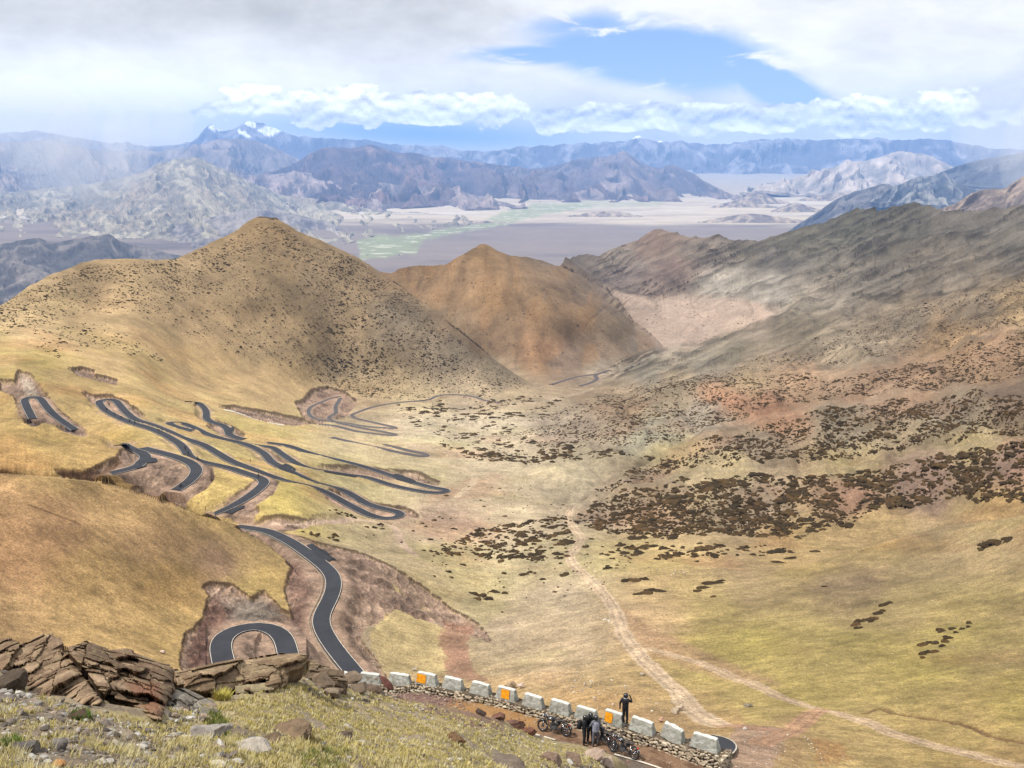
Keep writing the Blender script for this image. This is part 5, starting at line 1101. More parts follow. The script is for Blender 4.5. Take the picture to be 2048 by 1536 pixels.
    for ci_ in range(ncell):
        an = ang+R.uniform(-.13, .13); c1, s1 = math.cos(an), math.sin(an); cu, cv = cs[ci_, 0]*c1+cs[ci_, 1]*s1, -cs[ci_, 0]*s1+cs[ci_, 1]*c1
        goff = R.uniform(-.22, .30); gt = R.uniform(.8, 1.6); gcol = R.uniform(0, 1); lean = R.uniform(-.004, .004); vv = cv-H_
        while vv < cv+H_:
            t_ = th*gt*R.choice([.35, .6, .9, 1.5, 2.2]); uu = cu-W_+R.uniform(-ln, 0); lc = R.uniform(-.05, .06)
            while uu < cu+W_:
                L_ = ln*R.uniform(.5, 2.4); su = np.arange(uu, uu+L_, 4.0); u0_ = uu; uu += L_+R.uniform(.3, 2.0)
                gx_ = su*c1-(vv+t_/2)*s1; gy_ = su*s1+(vv+t_/2)*c1
                q_ = np.stack([gx_*ca+gy_*sa, (-gx_*sa+gy_*ca)*2.0], 1); dd2 = ((q_[:, None]-csu[None])**2).sum(-1)
                insd = inside(gx_, gy_, oc) & (dd2.argmin(1) == ci_)
                if insd.sum() < 2 or R.uniform() < .86: continue
                i0 = insd.argmax(); i1 = len(su)-insd[::-1].argmax(); su = su[i0:i1]
                if len(su) < 2: continue
                m = len(su); ed = seg_dist(gx_[i0:i1], gy_[i0:i1], outline, True)[0].mean()
                ft = bulge*.55*(1-math.exp(-ed/9))+(float(hc[ci_])-.5)*.42+lc+R.uniform(-.02, .10); tw = R.uniform(-.03, .03); tl = R.uniform(-.0015, .0015)
                prof = [(1.0, .0), (.75, .035), (.12, .035), (-.02, -.03), (-.10, -.85), (1.03, -.85)]; rows = []
                e0, e1 = R.uniform(-2, 2, 2)
                for (pv, pf) in prof:
                    s2 = su.copy(); s2[0] += e0*pv; s2[-1] += e1*pv
                    V2 = vv+t_*pv+tw*(su-su.mean())+(R.normal(0, .35, m) if pf > -.5 else 0); gx2 = s2*c1-V2*s1; gy2 = s2*s1+V2*c1
                    D2 = d0+(gx2-xs[0])*ddx+(gy2-ys[0])*ddy; q2 = P(gx2, gy2, D2); fw = -ray(gx2, gy2); fw[:, 2] += .10
                    rows.append(q2+fw*(ft+pf+tl*(su-su.mean())+lean*(vv-cv)*.5+R.normal(0, .010, m)*(pf > -.5))[:, None])
                rows = np.array(rows).transpose(1, 0, 2)
                ff = np.array([(i*6+j, i*6+(j+1) % 6, (i+1)*6+(j+1) % 6, (i+1)*6+j) for i in range(m-1) for j in range(6)]+[(0, 5, 4, 1), (1, 4, 3, 2)]+[tuple((m-1)*6+p for p in q) for q in ((1, 4, 5, 0), (2, 3, 4, 1))])
                cb = mixn(A(*col), A(*col2), np.clip(gcol*.5+R.uniform(-.2, .6), 0, 1))*R.uniform(.8, 1.15)
                cb = np.repeat(np.broadcast_to(cb, (m, 1, 3)), 6, 1)*(1+.12*R.normal(size=(m, 6, 1)).clip(-1, 1))
                if red is not None and inside(np.array([gx_.mean()]), np.array([gy_.mean()]), red)[0]: cb = cb*.35+A(160, 114, 92)*.65
                if R.uniform() < .12: cb = cb*.5+A(205, 192, 150)*.5
                SV.append(rows.reshape(-1, 3)); SF.append(ff+nb_); SC.append(cb.reshape(-1, 3)); nb_ += m*6
            vv += t_*.95
    V = np.concatenate(SV); Ff = np.concatenate(SF); Cc = np.concatenate(SC)
    used, inv = np.unique(Ff, return_inverse=True)
    o = mesh_np('rock_outcrop', V[used], inv.reshape(Ff.shape), M_ROCK, Cc[used]); tag(o, label, 'rock outcrop'); return o
outcrop([(-60,1300),(0,1280),(25,1278),(40,1288),(60,1282),(85,1268),(105,1263),(118,1272),(135,1300),(165,1345),(200,1398),(205,1410),(180,1412),(120,1398),(60,1392),(20,1350),(-60,1360)], 25.5, -.002, -.045, -.42, 6.5, 60,
    'layered brown outcrop slab with a pointed top, leftmost on the foreground ridge', (176, 150, 122), (132, 108, 86), .7, 1)
outcrop([(118,1285),(135,1292),(160,1286),(178,1283),(200,1290),(218,1300),(250,1300),(285,1312),(320,1326),(345,1332),(348,1380),(332,1410),(325,1442),(305,1440),(285,1425),(255,1408),(215,1400),(200,1385),(165,1335)], 24.5, .004, -.035, .32, 7.5, 34,
    'rugged brown outcrop with a rust red lower face, middle of the foreground ridge', (168, 144, 118), (124, 102, 82), .8, 2, .12, red=[(245, 1370), (320, 1375), (325, 1440), (290, 1425)])
outcrop([(338,1334),(365,1338),(400,1330),(440,1322),(480,1315),(520,1310),(560,1306),(600,1306),(620,1318),(605,1335),(578,1342),(572,1370),(545,1385),(520,1400),(490,1398),(470,1385),(450,1392),(420,1390),(395,1385),(370,1382),(345,1360)], 26, .012, -.03, -.16, 7.0, 55,
    'long flat-topped layered ledge below the paved hairpin', (182, 158, 126), (136, 112, 88), .8, 3, .12)
outcrop([(588,1338),(615,1316),(640,1322),(660,1330),(680,1340),(692,1352),(700,1372),(685,1385),(655,1380),(640,1388),(600,1372),(585,1360)], 33, .02, -.03, .12, 6.0, 30,
    'broken rocky end of the long ledge next to the first parapet block', (168, 146, 118), (124, 104, 84), .7, 4, .13)
outcrop([(330,1385),(352,1376),(375,1378),(400,1388),(425,1400),(432,1415),(438,1440),(415,1446),(385,1442),(350,1436),(328,1420)], 22.5, .004, -.03, .5, 9.0, 16,
    'heap of broken grey blocks between the red faced outcrop and the long ledge', (168, 160, 148), (122, 114, 104), .5, 5, .15)
# ------------------------------------------------------------------ road bench, parapet wall and blocks
BLK = [(696,1366,34,0),(741,1367,48,0),(800,1368,50,0),(854,1367,48,1),(907,1377,46,0),(962,1387,46,0),(1014,1397,46,2),(1067,1412,47,0),(1121,1424,48,0),(1173,1438,50,0),(1228,1447,46,1),(1285,1463,56,0),(1346,1479,53,0),(1410,1496,60,0)]
def bd(px): return np.interp(px, [690, 800, 1010, 1220, 1410], [73.0, 71.6, 68.4, 65.4, 62.6])
BP = np.array([P(x, y, bd(x)) for x, y, w, k in BLK])
e_ = (BP[-1]-BP[1]); e_[2] = 0; LB = np.linalg.norm(e_); e_ /= LB; n_ = np.array([e_[1], -e_[0], 0]); n_ = n_ if n_[1] < 0 else -n_   # towards the viewer
S0 = BP[1]; sb = (BP-S0)@e_; tb_ = (BP-S0)@n_
def zbase(s): return np.interp(s, sb, BP[:, 2])
def tbase(s): return np.interp(s, sb, tb_)
def hwall(s): return .38+.08*sstep(8, 16, s)+.55*sstep(18, 25, s)
def bench_z(s): return zbase(s)-hwall(s)
def bench_pt(px, py):
    r = ray(px, py); d = 64.0
    for i in range(30):
        p = r*d; s = (p-S0)@e_; d += (bench_z(s)-p[2])/r[2]
    return r*d
NS, NT = 420, 130; S_, T_ = np.meshgrid(np.linspace(-5, LB+1.6, NS), np.linspace(-.9, 10, NT))
BQ = S0+S_[..., None]*e_+(T_+tbase(S_))[..., None]*n_; BQ[..., 2] = bench_z(S_)+fbm(S_/1.2, T_/1.2, 4, 7)*.05-.02*T_*0
edge = sstep(LB+.6, LB+1.6, S_); BQ[..., 2] -= edge*4
pl_ = bench_pt(1062, 1468); pl2 = bench_pt(1268, 1521); ta = (pl_-S0)@n_-tbase((pl_-S0)@e_); tz = (pl2-S0)@n_-tbase((pl2-S0)@e_); sa_, sz2 = (pl_-S0)@e_, (pl2-S0)@e_
print('bench line t', ta, tz, sa_, sz2, LB)
tl = np.interp(S_, [sa_, sz2], [ta, tz]) if True else 0
tl = ta+(S_-sa_)/(sz2-sa_)*(tz-ta)
u_, v_ = pix(BQ)
bc = mixn(A(152, 122, 98), A(122, 94, 74), sstep(-.1, .3, fbm(S_/1.6, T_/.7, 4, 8)))
bc = mixn(bc, A(186, 142, 92), sstep(12.5, 11, S_)*sstep(5, 6.5, S_)*.8); bc = mixn(bc, A(140, 112, 106), sstep(6.2, 5.2, S_)*.9)
bc = mixn(bc, A(176, 150, 122), sstep(.1, .4, fbm(S_/.5, T_/.25, 4, 9))*.5)
bc = mixn(bc, A(112, 104, 98), sstep(-.25, .15, T_-tl+.25*fbm(S_/.8, T_/.8, 3, 10))*(.85-.5*sstep(-.1, .3, fbm(S_/1.5, T_/.6, 3, 12))))
bc = bc*(1+.25*fbm(S_/.12, T_/.12, 3, 11))[..., None]
o = mesh_np('road_bench', BQ.reshape(-1, 3), grid_faces(NT, NS), M_FORE, bc.reshape(-1, 3)); tag(o, kind='structure')
for (s0, s1) in ((sa_-.4, sa_+.55), (sa_+.8, sa_+1.5), (sa_+5.1, sa_+11)):
    s = np.linspace(s0, s1, 30); t = ta+(s-sa_)/(sz2-sa_)*(tz-ta)+tbase(s)
    q = S0+s[:, None]*e_+t[:, None]*n_; q[:, 2] = bench_z(s)+.055
    if s1 > sa_+6: q[:, 2] = bench_z(s)+.055
    o = ribbon('edge_line', q, 0, .13, M_LINE, 0); tag(o, kind='structure')
# gravel on the bench
r_ = np.random.default_rng(3); s = np.r_[r_.uniform(-2, LB, 500), r_.uniform(-1, 7, 700)]; t = np.r_[r_.uniform(.2, 3, 500), r_.uniform(.2, 2.2, 700)]; q = S0+s[:, None]*e_+(t+tbase(s))[:, None]*n_; q[:, 2] = bench_z(s)
o = scatter_stones('bench_gravel', q, r_.uniform(.025, .11, 1200)*r_.uniform(.4, 1, 1200), [A(190, 170, 150), A(160, 130, 116), A(140, 108, 98)], 25, .2); tag(o, kind='stuff')
# dry stone wall: a packed core with stones laid against it
def stone_wall():
    V = []; Fc = []; Cc = []; b = 0; r_ = np.random.default_rng(17)
    cols = [A(222, 208, 184), A(200, 184, 160), A(184, 166, 144), A(212, 194, 168), A(164, 148, 130)]
    def put(p, s, k=1.0):
        nonlocal b
        v, f = STN[r_.integers(12)]; a = r_.uniform(-.5, .5); c, q_ = math.cos(a), math.sin(a)
        v = v*np.array([s*1.25, s*.8, s*r_.uniform(.85, 1.2)])
        w_ = v[:, [0]]*e_*c+v[:, [1]]*n_+v[:, [0]]*np.array([0, 0, q_])+v[:, [2]]*np.array([0, 0, 1])
        V.append(w_+p); Fc.append(f+b); b += len(v); Cc.append(np.broadcast_to(cols[r_.integers(5)]*r_.uniform(.75, 1.2), v.shape))
    s = -1.0
    while s < LB+1.15:
        h = float(hwall(s))+(.0 if s < LB+.2 else .0); z = -.05
        while z < h+.02:
            p = S0+s*e_+(tbase(s)+.42+(h-z)*.22+r_.normal(0, .03))*n_; p[2] = bench_z(s)+z
            put(p+e_*r_.normal(0, .04), r_.uniform(.09, .16)); z += r_.uniform(.13, .19)
        s += r_.uniform(.15, .21)
    for k in range(420):                                            # rubble top between the blocks and the tall end face
        s = r_.uniform(-1, LB+1.1); p = S0+s*e_+(tbase(s)+r_.uniform(-.45, .45))*n_; p[2] = zbase(s)-.03; put(p, r_.uniform(.06, .12))
    for k in range(420):
        a = r_.uniform(0, 1); z = r_.uniform(-3.4, 0); p = S0+(LB+1.15+.25*(-z)*.3)*e_+(tbase(LB)+(-.6+1.5*a))*n_; p[2] = zbase(LB)+z; put(p, r_.uniform(.1, .18))
    for k in range(520):                                            # end of the bench: retaining face falling towards the lower road
        a = r_.uniform(0, 3.4); z = r_.uniform(-3.6, -.5-.28*a); p = S0+(LB+1.25+.1*a)*e_+(tbase(LB)+.6+a)*n_; p[2] = zbase(LB)+z; put(p, r_.uniform(.1, .18))
    ss = np.linspace(-1.2, LB+1.2, 60); cv = []
    for t, dz in ((-.48, -1.6), (-.42, -.02), (.36, -.02), (.40, -9)):
        q = S0+ss[:, None]*e_+(tbase(ss)+t)[:, None]*n_; q[:, 2] = zbase(ss)+dz if dz > -5 else bench_z(ss)-.3; cv.append(q)
    cv = np.array(cv); V.append(cv.reshape(-1, 3)); Fc.append(grid_faces(4, 60)+b); b += 240; Cc.append(np.broadcast_to(A(112, 98, 82), (240, 3)))
    q0 = S0+(LB+1.2)*e_; c4 = np.array([q0+(tbase(LB)-.6)*n_, q0+(tbase(LB)+4.2)*n_]*2); c4[:2, 2] = zbase(LB)-.05; c4[2:, 2] = zbase(LB)-5
    c4[1, 2] -= 1.6
    V.append(c4); Fc.append(np.array([(0, 1, 3, 2)])+b); Cc.append(np.broadcast_to(A(100, 88, 74), (4, 3)))
    o = mesh_np('stone_wall', np.concatenate(V), np.concatenate(Fc), M_STONE, np.concatenate(Cc)); tag(o, 'low dry-stone wall of tan stones under the concrete blocks along the road bench', 'stone wall')
stone_wall()
M_BLOCK = mat_ground('weathered_concrete', ((1.2, .14), (6, .16), (30, .12)), bump=.5, bscale=25, bdist=.02)
M_ORANGE = mat_plain('orange_paint', tuple(lin((250, 165, 20))*.62), rough=.7, nscale=5, namt=.35)
BL_ = ['partly hidden grey concrete block at the far left end of the parapet', 'plain brownish grey concrete block, second from the left end', 'broad pale concrete block just left of the first orange painted one', 'concrete block with its left half painted orange, leftmost of the orange ones',
 'grey concrete block just right of the leftmost orange painted one', 'grey concrete block just left of the centrally painted orange one', 'concrete block with an orange square in its middle', 'grey concrete block just right of the one with the centred orange square',
 'grey concrete block directly above the left motorcycle', 'grey concrete block directly behind the group of three riders', 'concrete block with orange left part beside the rider standing on the wall', 'long pale concrete block just right of the rider standing on the wall',
 'tilted chipped concrete block, second from the right end', 'large concrete block at the right end of the parapet by the paved hairpin']
for i, (px, py, w, k) in enumerate(BLK):
    d = float(bd(px)); W = w*d/F*.97; Hh = (.69 if i != 12 else .76)*(1.06 if i > 9 else 1); Db, Dt = .52, .24; wb = W; wt = W*.80
    o = None; nx, ny, nz = 26, 8, 14; r_ = np.random.default_rng(700+i)
    # chamfered trapezoid block as a displaced shell
    def shell(u, v): pass
    V = []; Fc = []; b = 0
    faces = [((-1, -1, 0), (1, -1, 0), (1, -1, 1), (-1, -1, 1)), ((1, -1, 0), (1, 1, 0), (1, 1, 1), (1, -1, 1)), ((1, 1, 0), (-1, 1, 0), (-1, 1, 1), (1, 1, 1)), ((-1, 1, 0), (-1, -1, 0), (-1, -1, 1), (-1, 1, 1)), ((-1, -1, 1), (1, -1, 1), (1, 1, 1), (-1, 1, 1))]
    for fc4 in faces:
        a_, b4, c_, d_ = (np.array(q, float) for q in fc4); m = 16
        gu, gv = np.meshgrid(np.linspace(0, 1, m), np.linspace(0, 1, m)); q = (a_*(1-gu[..., None])+b4*gu[..., None])*(1-gv[..., None])+(d_*(1-gu[..., None])+c_*gu[..., None])*gv[..., None]
        V.append(q.reshape(-1, 3)); Fc.append(grid_faces(m, m)+b); b += m*m
    q = np.concatenate(V); x, y, z = q.T; hh = z
    wx = (wb*(1-hh)+wt*hh)/2; dy = (Db*(1-hh)+Dt*hh)/2
    # worn corners
    cr = np.abs(x)**8+np.abs(y)**8; k_ = 1-.05*np.clip(cr-1, 0, 1)
    zz = hh*Hh-.05*sstep(.85, 1, hh)*(np.abs(x)**6+np.abs(y)**6)*.5
    X3 = np.stack([x*wx*k_, y*dy*k_, zz], 1); nn = fbm(X3[:, 0]*4+i*9, X3[:, 2]*4+X3[:, 1]*5, 4, 77+i)
    X3[:, 1] += nn*.035; X3[:, 2] += nn*.03*hh*(3 if i == 12 else 1); X3[:, 0] += nn*.03*x
    c0 = mixn(A(176, 176, 166), A(206, 206, 198), sstep(-.2, .3, nn)); c0 = mixn(c0, A(150, 140, 122), sstep(.0, .35, fbm(X3[:, 0]*5, X3[:, 2]*3+X3[:, 1]*4, 4, 90+i))*(.6 if i not in (1, 0) else 1.0)); c0 = mixn(c0, A(235, 235, 228), sstep(.93, 1, hh))  # paler top edge: sunlight on the block tops painted into the concrete colour
    dv = e_; yaw = math.atan2(float(e_[1]), float(e_[0]))
    if 0 < i < 13: tv = BP[i+1]-BP[i-1]; yaw = math.atan2(tv[1], tv[0])
    if i == 13: yaw -= .05
    if i == 12: yaw -= .12
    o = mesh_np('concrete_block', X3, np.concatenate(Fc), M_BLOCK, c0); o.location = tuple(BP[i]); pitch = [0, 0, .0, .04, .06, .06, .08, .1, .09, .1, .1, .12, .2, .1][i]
    o.rotation_euler = (0, pitch*.12+(.06 if i == 12 else 0), yaw)
    tag(o, BL_[i], 'concrete block', 'concrete parapet blocks')
    if k:
        x0, x1 = {1: (-.44, .02), 2: (-.22, .22)}[k]
        if i == 10: x0, x1 = -.40, .0
        g = []; m = 10
        for a in range(m):
            for c in range(m):
                hz = .16+.74*a/(m-1); xx = (x0+(x1-x0)*c/(m-1))*W*.92; yy = -(Db*(1-hz)+Dt*hz)/2-.022-.01; jx = (random.random()-.5)*.03 if c in (0, m-1) or a in (0, m-1) else 0
                g.append((xx+jx, yy, hz*Hh+jx))
        p_ = mesh_np('painted_panel', g, grid_faces(m, m), M_ORANGE, parent=o); p_['label'] = 'bright orange painted square'
# paved hairpin beyond the end of the parapet
pl = [(1360,1480),(1425,1469),(1448,1474),(1466,1483),(1474,1494),(1467,1506),(1450,1517),(1400,1540),(1360,1540)]
gx, gy = np.meshgrid(np.arange(1350, 1480, 1.0), np.arange(1462, 1545, 1.0)); dd_ = tdepth(gx, gy); qq = P(gx, gy, dd_*.985); ok = inside(gx, gy, pl).ravel()[grid_faces(*gx.shape)].sum(1) >= 3
o = mesh_np('road', qq.reshape(-1, 3), grid_faces(*gx.shape)[ok], M_ASPH, np.broadcast_to(ASPH, (gx.size, 3))); tag(o, kind='structure')
s3 = spline([(1425,1469),(1448,1474),(1466,1483),(1473,1494),(1466,1506),(1450,1517),(1420,1530)], 3); q = P(s3[:, 0], s3[:, 1], tdepth(s3[:, 0], s3[:, 1])*.983); ribbon('edge_line', q, 0, .2, M_LINE, .02, parent) if False else setattr(ribbon('edge_line', q, 0, .16, M_LINE, .02), 'parent', o)
# ------------------------------------------------------------------ motorcycles
MBK = mat_plain('black_enamel', (.012, .012, .014), .28, 0, .5); MRB = mat_plain('rubber', (.016, .016, .017), .8, 0, .3, 20, .2)
MCH = mat_plain('chrome', (.30, .30, .32), .22, 1.0); MAL = mat_plain('engine_alloy', (.12, .12, .125), .45, .7, .5, 12, .2)
MST = mat_plain('seat_vinyl', (.03, .022, .02), .55, 0, .4, 9, .2); MRD = mat_plain('red_lens', (.5, .02, .02), .2, 0, .6); MWP = mat_plain('white_plate', (.72, .72, .7), .5)
MGL = mat_plain('headlamp_glass', (.75, .77, .8), .08, .3, .8); MGT = mat_plain('tank_grey', (.05, .053, .056), .25, .3, .6)
def motorcycle(label, grey=False):
    t = empty('motorcycle'); tag(t, label, 'motorcycle', 'motorcycles parked on the road bench')
    for x in (.70, -.69):
        w = empty('wheel'); w.parent = t; w.location = (x, 0, .325)
        MB().torus((0, 0, 0), .275, .048, n=40, m=8).build('tyre', MRB, w, True)
        m = MB().torus((0, 0, 0), .232, .017, n=36, m=6); m.tube([(0, -.07, 0), (0, .07, 0)], .05, 12); m.tube([(0, -.03, 0), (0, -.02, 0)], [.09, .09], 16)
        for k in range(18):
            a = k*math.pi/9; m.tube([(.04*math.cos(a+.3), (-1)**k*.05, .04*math.sin(a+.3)), (.23*math.cos(a), 0, .23*math.sin(a))], .0035, 4)
        m.build('rim', MCH, w, True)
    for x, a0, a1 in ((.70, .35, 2.3), (-.69, .55, 2.75)):
        m = MB(); n = 18
        for k in range(n+1):
            a = a0+(a1-a0)*k/n
            for j in range(7):
                b = math.pi*j/6; r = .345+.03*math.sin(b); m.v.append((x+r*math.cos(a), .075*math.cos(b), .325+r*math.sin(a))); m.c.append((.1, .1, .1))
        m.f = [(k*7+j, k*7+j+1, k*7+j+8, k*7+j+7) for k in range(n) for j in range(6)]
        m.build('mudguard', MBK, t, True)
    m = MB()
    for s in (-1, 1):
        m.tube([(.70, s*.085, .325), (.60, s*.085, .62)], .026, 10); m.tube([(.60, s*.085, .62), (.49, s*.085, .98)], .019, 10)
    m.box((.50, 0, .95), (.07, .22, .03)).box((.545, 0, .80), (.07, .22, .03)); m.build('fork', MCH, t, True)
    h = MB().ball((.60, 0, .90), (.10, .095, .095), 18, 12).build('headlight', MBK, t, True)
    MB().ball((.655, 0, .90), (.05, .085, .085), 18, 12).build('lens', MGL, h, True)
    m = MB().tube([(.36, .36, 1.02), (.44, .28, 1.06), (.50, .10, 1.02), (.50, -.10, 1.02), (.44, -.28, 1.06), (.36, -.36, 1.02)], .012, 8)
    hb = m.build('handlebar', MCH, t, True)
    for s in (-1, 1):
        MB().tube([(.40, s*.30, 1.045), (.345, s*.39, 1.01)], .019, 8).build('grip', MRB, hb, True)
        q = MB().tube([(.42, s*.29, 1.06), (.40, s*.33, 1.20)], .005, 6).ball((.40, s*.34, 1.22), (.012, .055, .04), 12, 8).build('mirror', MCH, t, True)
        MB().ball((.55, s*.15, .84), (.035, .03, .03), 10, 8).build('indicator', mat_amber, t, True)
    m = MB().ball((.20, 0, .835), (.29, .135, .125), 20, 12).ball((.12, 0, .80), (.22, .13, .11), 18, 10); tk = m.build('fuel_tank', MGT if grey else MBK, t, True)
    MB().tube([(.22, 0, .955), (.22, 0, .975)], .035, 14).build('filler_cap', MCH, tk)
    for s in (-1, 1): MB().ball((.22, s*.125, .83), (.13, .02, .05), 14, 8).build('knee_pad', MCH, tk, True)
    m = MB().ball((-.20, 0, .80), (.22, .145, .065), 18, 10).ball((-.50, 0, .835), (.20, .12, .06), 18, 10); m.build('seat', MST, t, True)
    m = MB().tube([(.46, 0, .90), (.34, 0, .50), (.22, 0, .26)], .022, 8).tube([(.46, 0, .86), (.0, 0, .74), (-.35, 0, .74), (-.78, 0, .72)], .02, 8)
    for s in (-1, 1): m.tube([(-.05, s*.08, .72), (-.18, s*.09, .32), (-.69, s*.10, .325)], .018, 8).tube([(-.35, s*.12, .74), (-.62, s*.13, .62), (-.80, s*.11, .68)], .013, 8)
    m.tube([(.22, 0, .26), (-.18, 0, .28)], .025, 8); m.build('frame', MBK, t, True)
    m = MB().ball((.03, 0, .36), (.21, .12, .12), 18, 10).box((.07, 0, .36), (.26, .20, .16)); m.tube([(-.02, -.13, .37), (-.02, .13, .37)], .095, 20).tube([(.14, -.12, .34), (.14, .12, .34)], .06, 18)
    for k in range(9): m.box((.10-.012*k*.2, 0, .46+.024*k), (.17, .17, .009))
    m.box((.10, 0, .56), (.11, .11, .24)); m.build('engine', MAL, t)
    m = MB().tube([(.17, -.05, .60), (.28, -.10, .52), (.27, -.13, .32), (.10, -.15, .25), (-.25, -.16, .26)], .020, 10).tube([(-.25, -.16, .26), (-.35, -.165, .28), (-.85, -.175, .36), (-.90, -.175, .37)], [.022, .042, .045, .03], 12); m.build('exhaust', MCH, t, True)
    for s in (-1, 1):
        MB().ball((-.20, s*.12, .60), (.13, .03, .10), 16, 10).build('side_panel', MBK, t, True)
        MB().tube([(-.69, s*.125, .34), (-.52, s*.14, .70)], .024, 10).tube([(-.665, s*.13, .40), (-.57, s*.138, .60)], .034, 10).build('shock_absorber', MCH, t, True)
        MB().ball((-.82, s*.16, .64), (.035, .03, .03), 10, 8).build('indicator', mat_amber, t, True)
    MB().ball((-.92, 0, .66), (.035, .06, .045), 12, 8).build('tail_light', MRD, t, True)
    MB().box((-.97, 0, .54), (.008, .17, .11), Matrix.Rotation(.2, 3, 'Y')).build('number_plate', MWP, t)
    MB().tube([(-.05, .12, .30), (-.02, .30, .02)], .012, 6).build('side_stand', MBK, t); MB().tube([(.10, .28, .27), (.10, -.28, .27)], .014, 6).build('foot_peg', MRB, t)
    m = MB()
    for s in (-1, 1): m.tube([(.33, 0, .52), (.34, s*.20, .48), (.34, s*.25, .36), (.30, s*.14, .24), (.24, 0, .24)], .012, 8)
    m.build('crash_guard', MCH, t, True)
    return t
mat_amber = mat_plain('amber_lens', (.3, .08, .015), .4)
def copy_tree(o, parent=None):
    c = o.copy(); COL.objects.link(c)
    for k in ('label', 'category', 'group'):
        if k in o: c[k] = o[k]
    if parent: c.parent = parent
    for ch in list(o.children): copy_tree(ch, c)
    return c
def park(t, front, rear, lean=.10, lift=.0):
    f = bench_pt(*front); r = bench_pt(*rear); a = math.atan2(f[1]-r[1], f[0]-r[0]); m = (f+r)/2
    t.location = (m[0], m[1], m[2]+.03+lift); t.rotation_euler = (lean, -math.asin(max(-.2, min(.2, (f[2]-r[2])/1.4))), a)
mc1 = motorcycle('black and grey motorcycle parked alone at the left, headlight facing left'); park(mc1, (1088, 1464), (1129, 1473))
mc2 = copy_tree(mc1); mc2['label'] = 'black motorcycle at the right with red tail light, beside the white road line'; park(mc2, (1226, 1505), (1268, 1521))
mc3 = copy_tree(mc1); mc3['label'] = 'black motorcycle mostly hidden behind the rider in the grey vest'; park(mc3, (1197, 1487), (1214, 1496))
# ------------------------------------------------------------------ people
def skin_mesh(name, joints, edges, mats, bone_mat):
    me = bpy.data.meshes.new('t'); names = list(joints); me.from_pydata([joints[n][0] for n in names], [(names.index(a), names.index(b)) for a, b in edges], [])
    o = bpy.data.objects.new('t', me); COL.objects.link(o); o.modifiers.new('s', 'SKIN'); sb_ = o.modifiers.new('u', 'SUBSURF'); sb_.levels = 1; sb_.render_levels = 1
    for i, n in enumerate(names): r = joints[n][1]; r = tuple(q*1.3 for q in (r if isinstance(r, tuple) else (r, r))) if len(n) > 4 else r; me.skin_vertices[0].data[i].radius = r if isinstance(r, tuple) else (r, r); me.skin_vertices[0].data[i].use_root = (n == 'pelvis')
    dg = bpy.context.evaluated_depsgraph_get(); dg.update(); ev = o.evaluated_get(dg); m2 = bpy.data.meshes.new_from_object(ev); bpy.data.objects.remove(o)
    m2.name = name; m2.materials.clear()
    for m in mats: m2.materials.append(m)
    ed = [(Vector(joints[a][0]), Vector(joints[b][0]), bone_mat(a, b)) for a, b in edges]
    for p in m2.polygons:
        c = p.center; best = 9; bm_ = 0
        for a, b, k in ed:
            ab = b-a; t = max(0, min(1, (c-a).dot(ab)/(ab.length_squared+1e-9))); d = (c-a-ab*t).length
            if d < best: best = d; bm_ = k
        p.material_index = bm_; p.use_smooth = True
    return m2
SKIN_ = mat_plain('skin', tuple(lin((176, 128, 98))*.8), .5)
CL_B = mat_plain('black_riding_jacket', (.014, .014, .016), .75, 0, .2, 14, .35, .3); CL_T = mat_plain('dark_trousers', (.020, .021, .025), .8, 0, .2, 12, .3, .3)
CL_G = mat_plain('grey_vest', tuple(A(176, 178, 196)), .8, 0, .2, 16, .25, .4); CL_K = mat_plain('grey_riding_trousers', tuple(A(124, 124, 136)), .85, 0, .2, 12, .35, .4)
BOOT = mat_plain('boots', (.02, .017, .015), .6); GLOV = mat_plain('gloves', (.014, .014, .014), .7); HELM = mat_plain('helmet_shell', (.012, .012, .013), .18, 0, .6); VIS = mat_plain('visor', (.10, .11, .13), .05, .4, .9); CL_W = mat_plain('pale_scarf', (.55, .56, .6), .9)
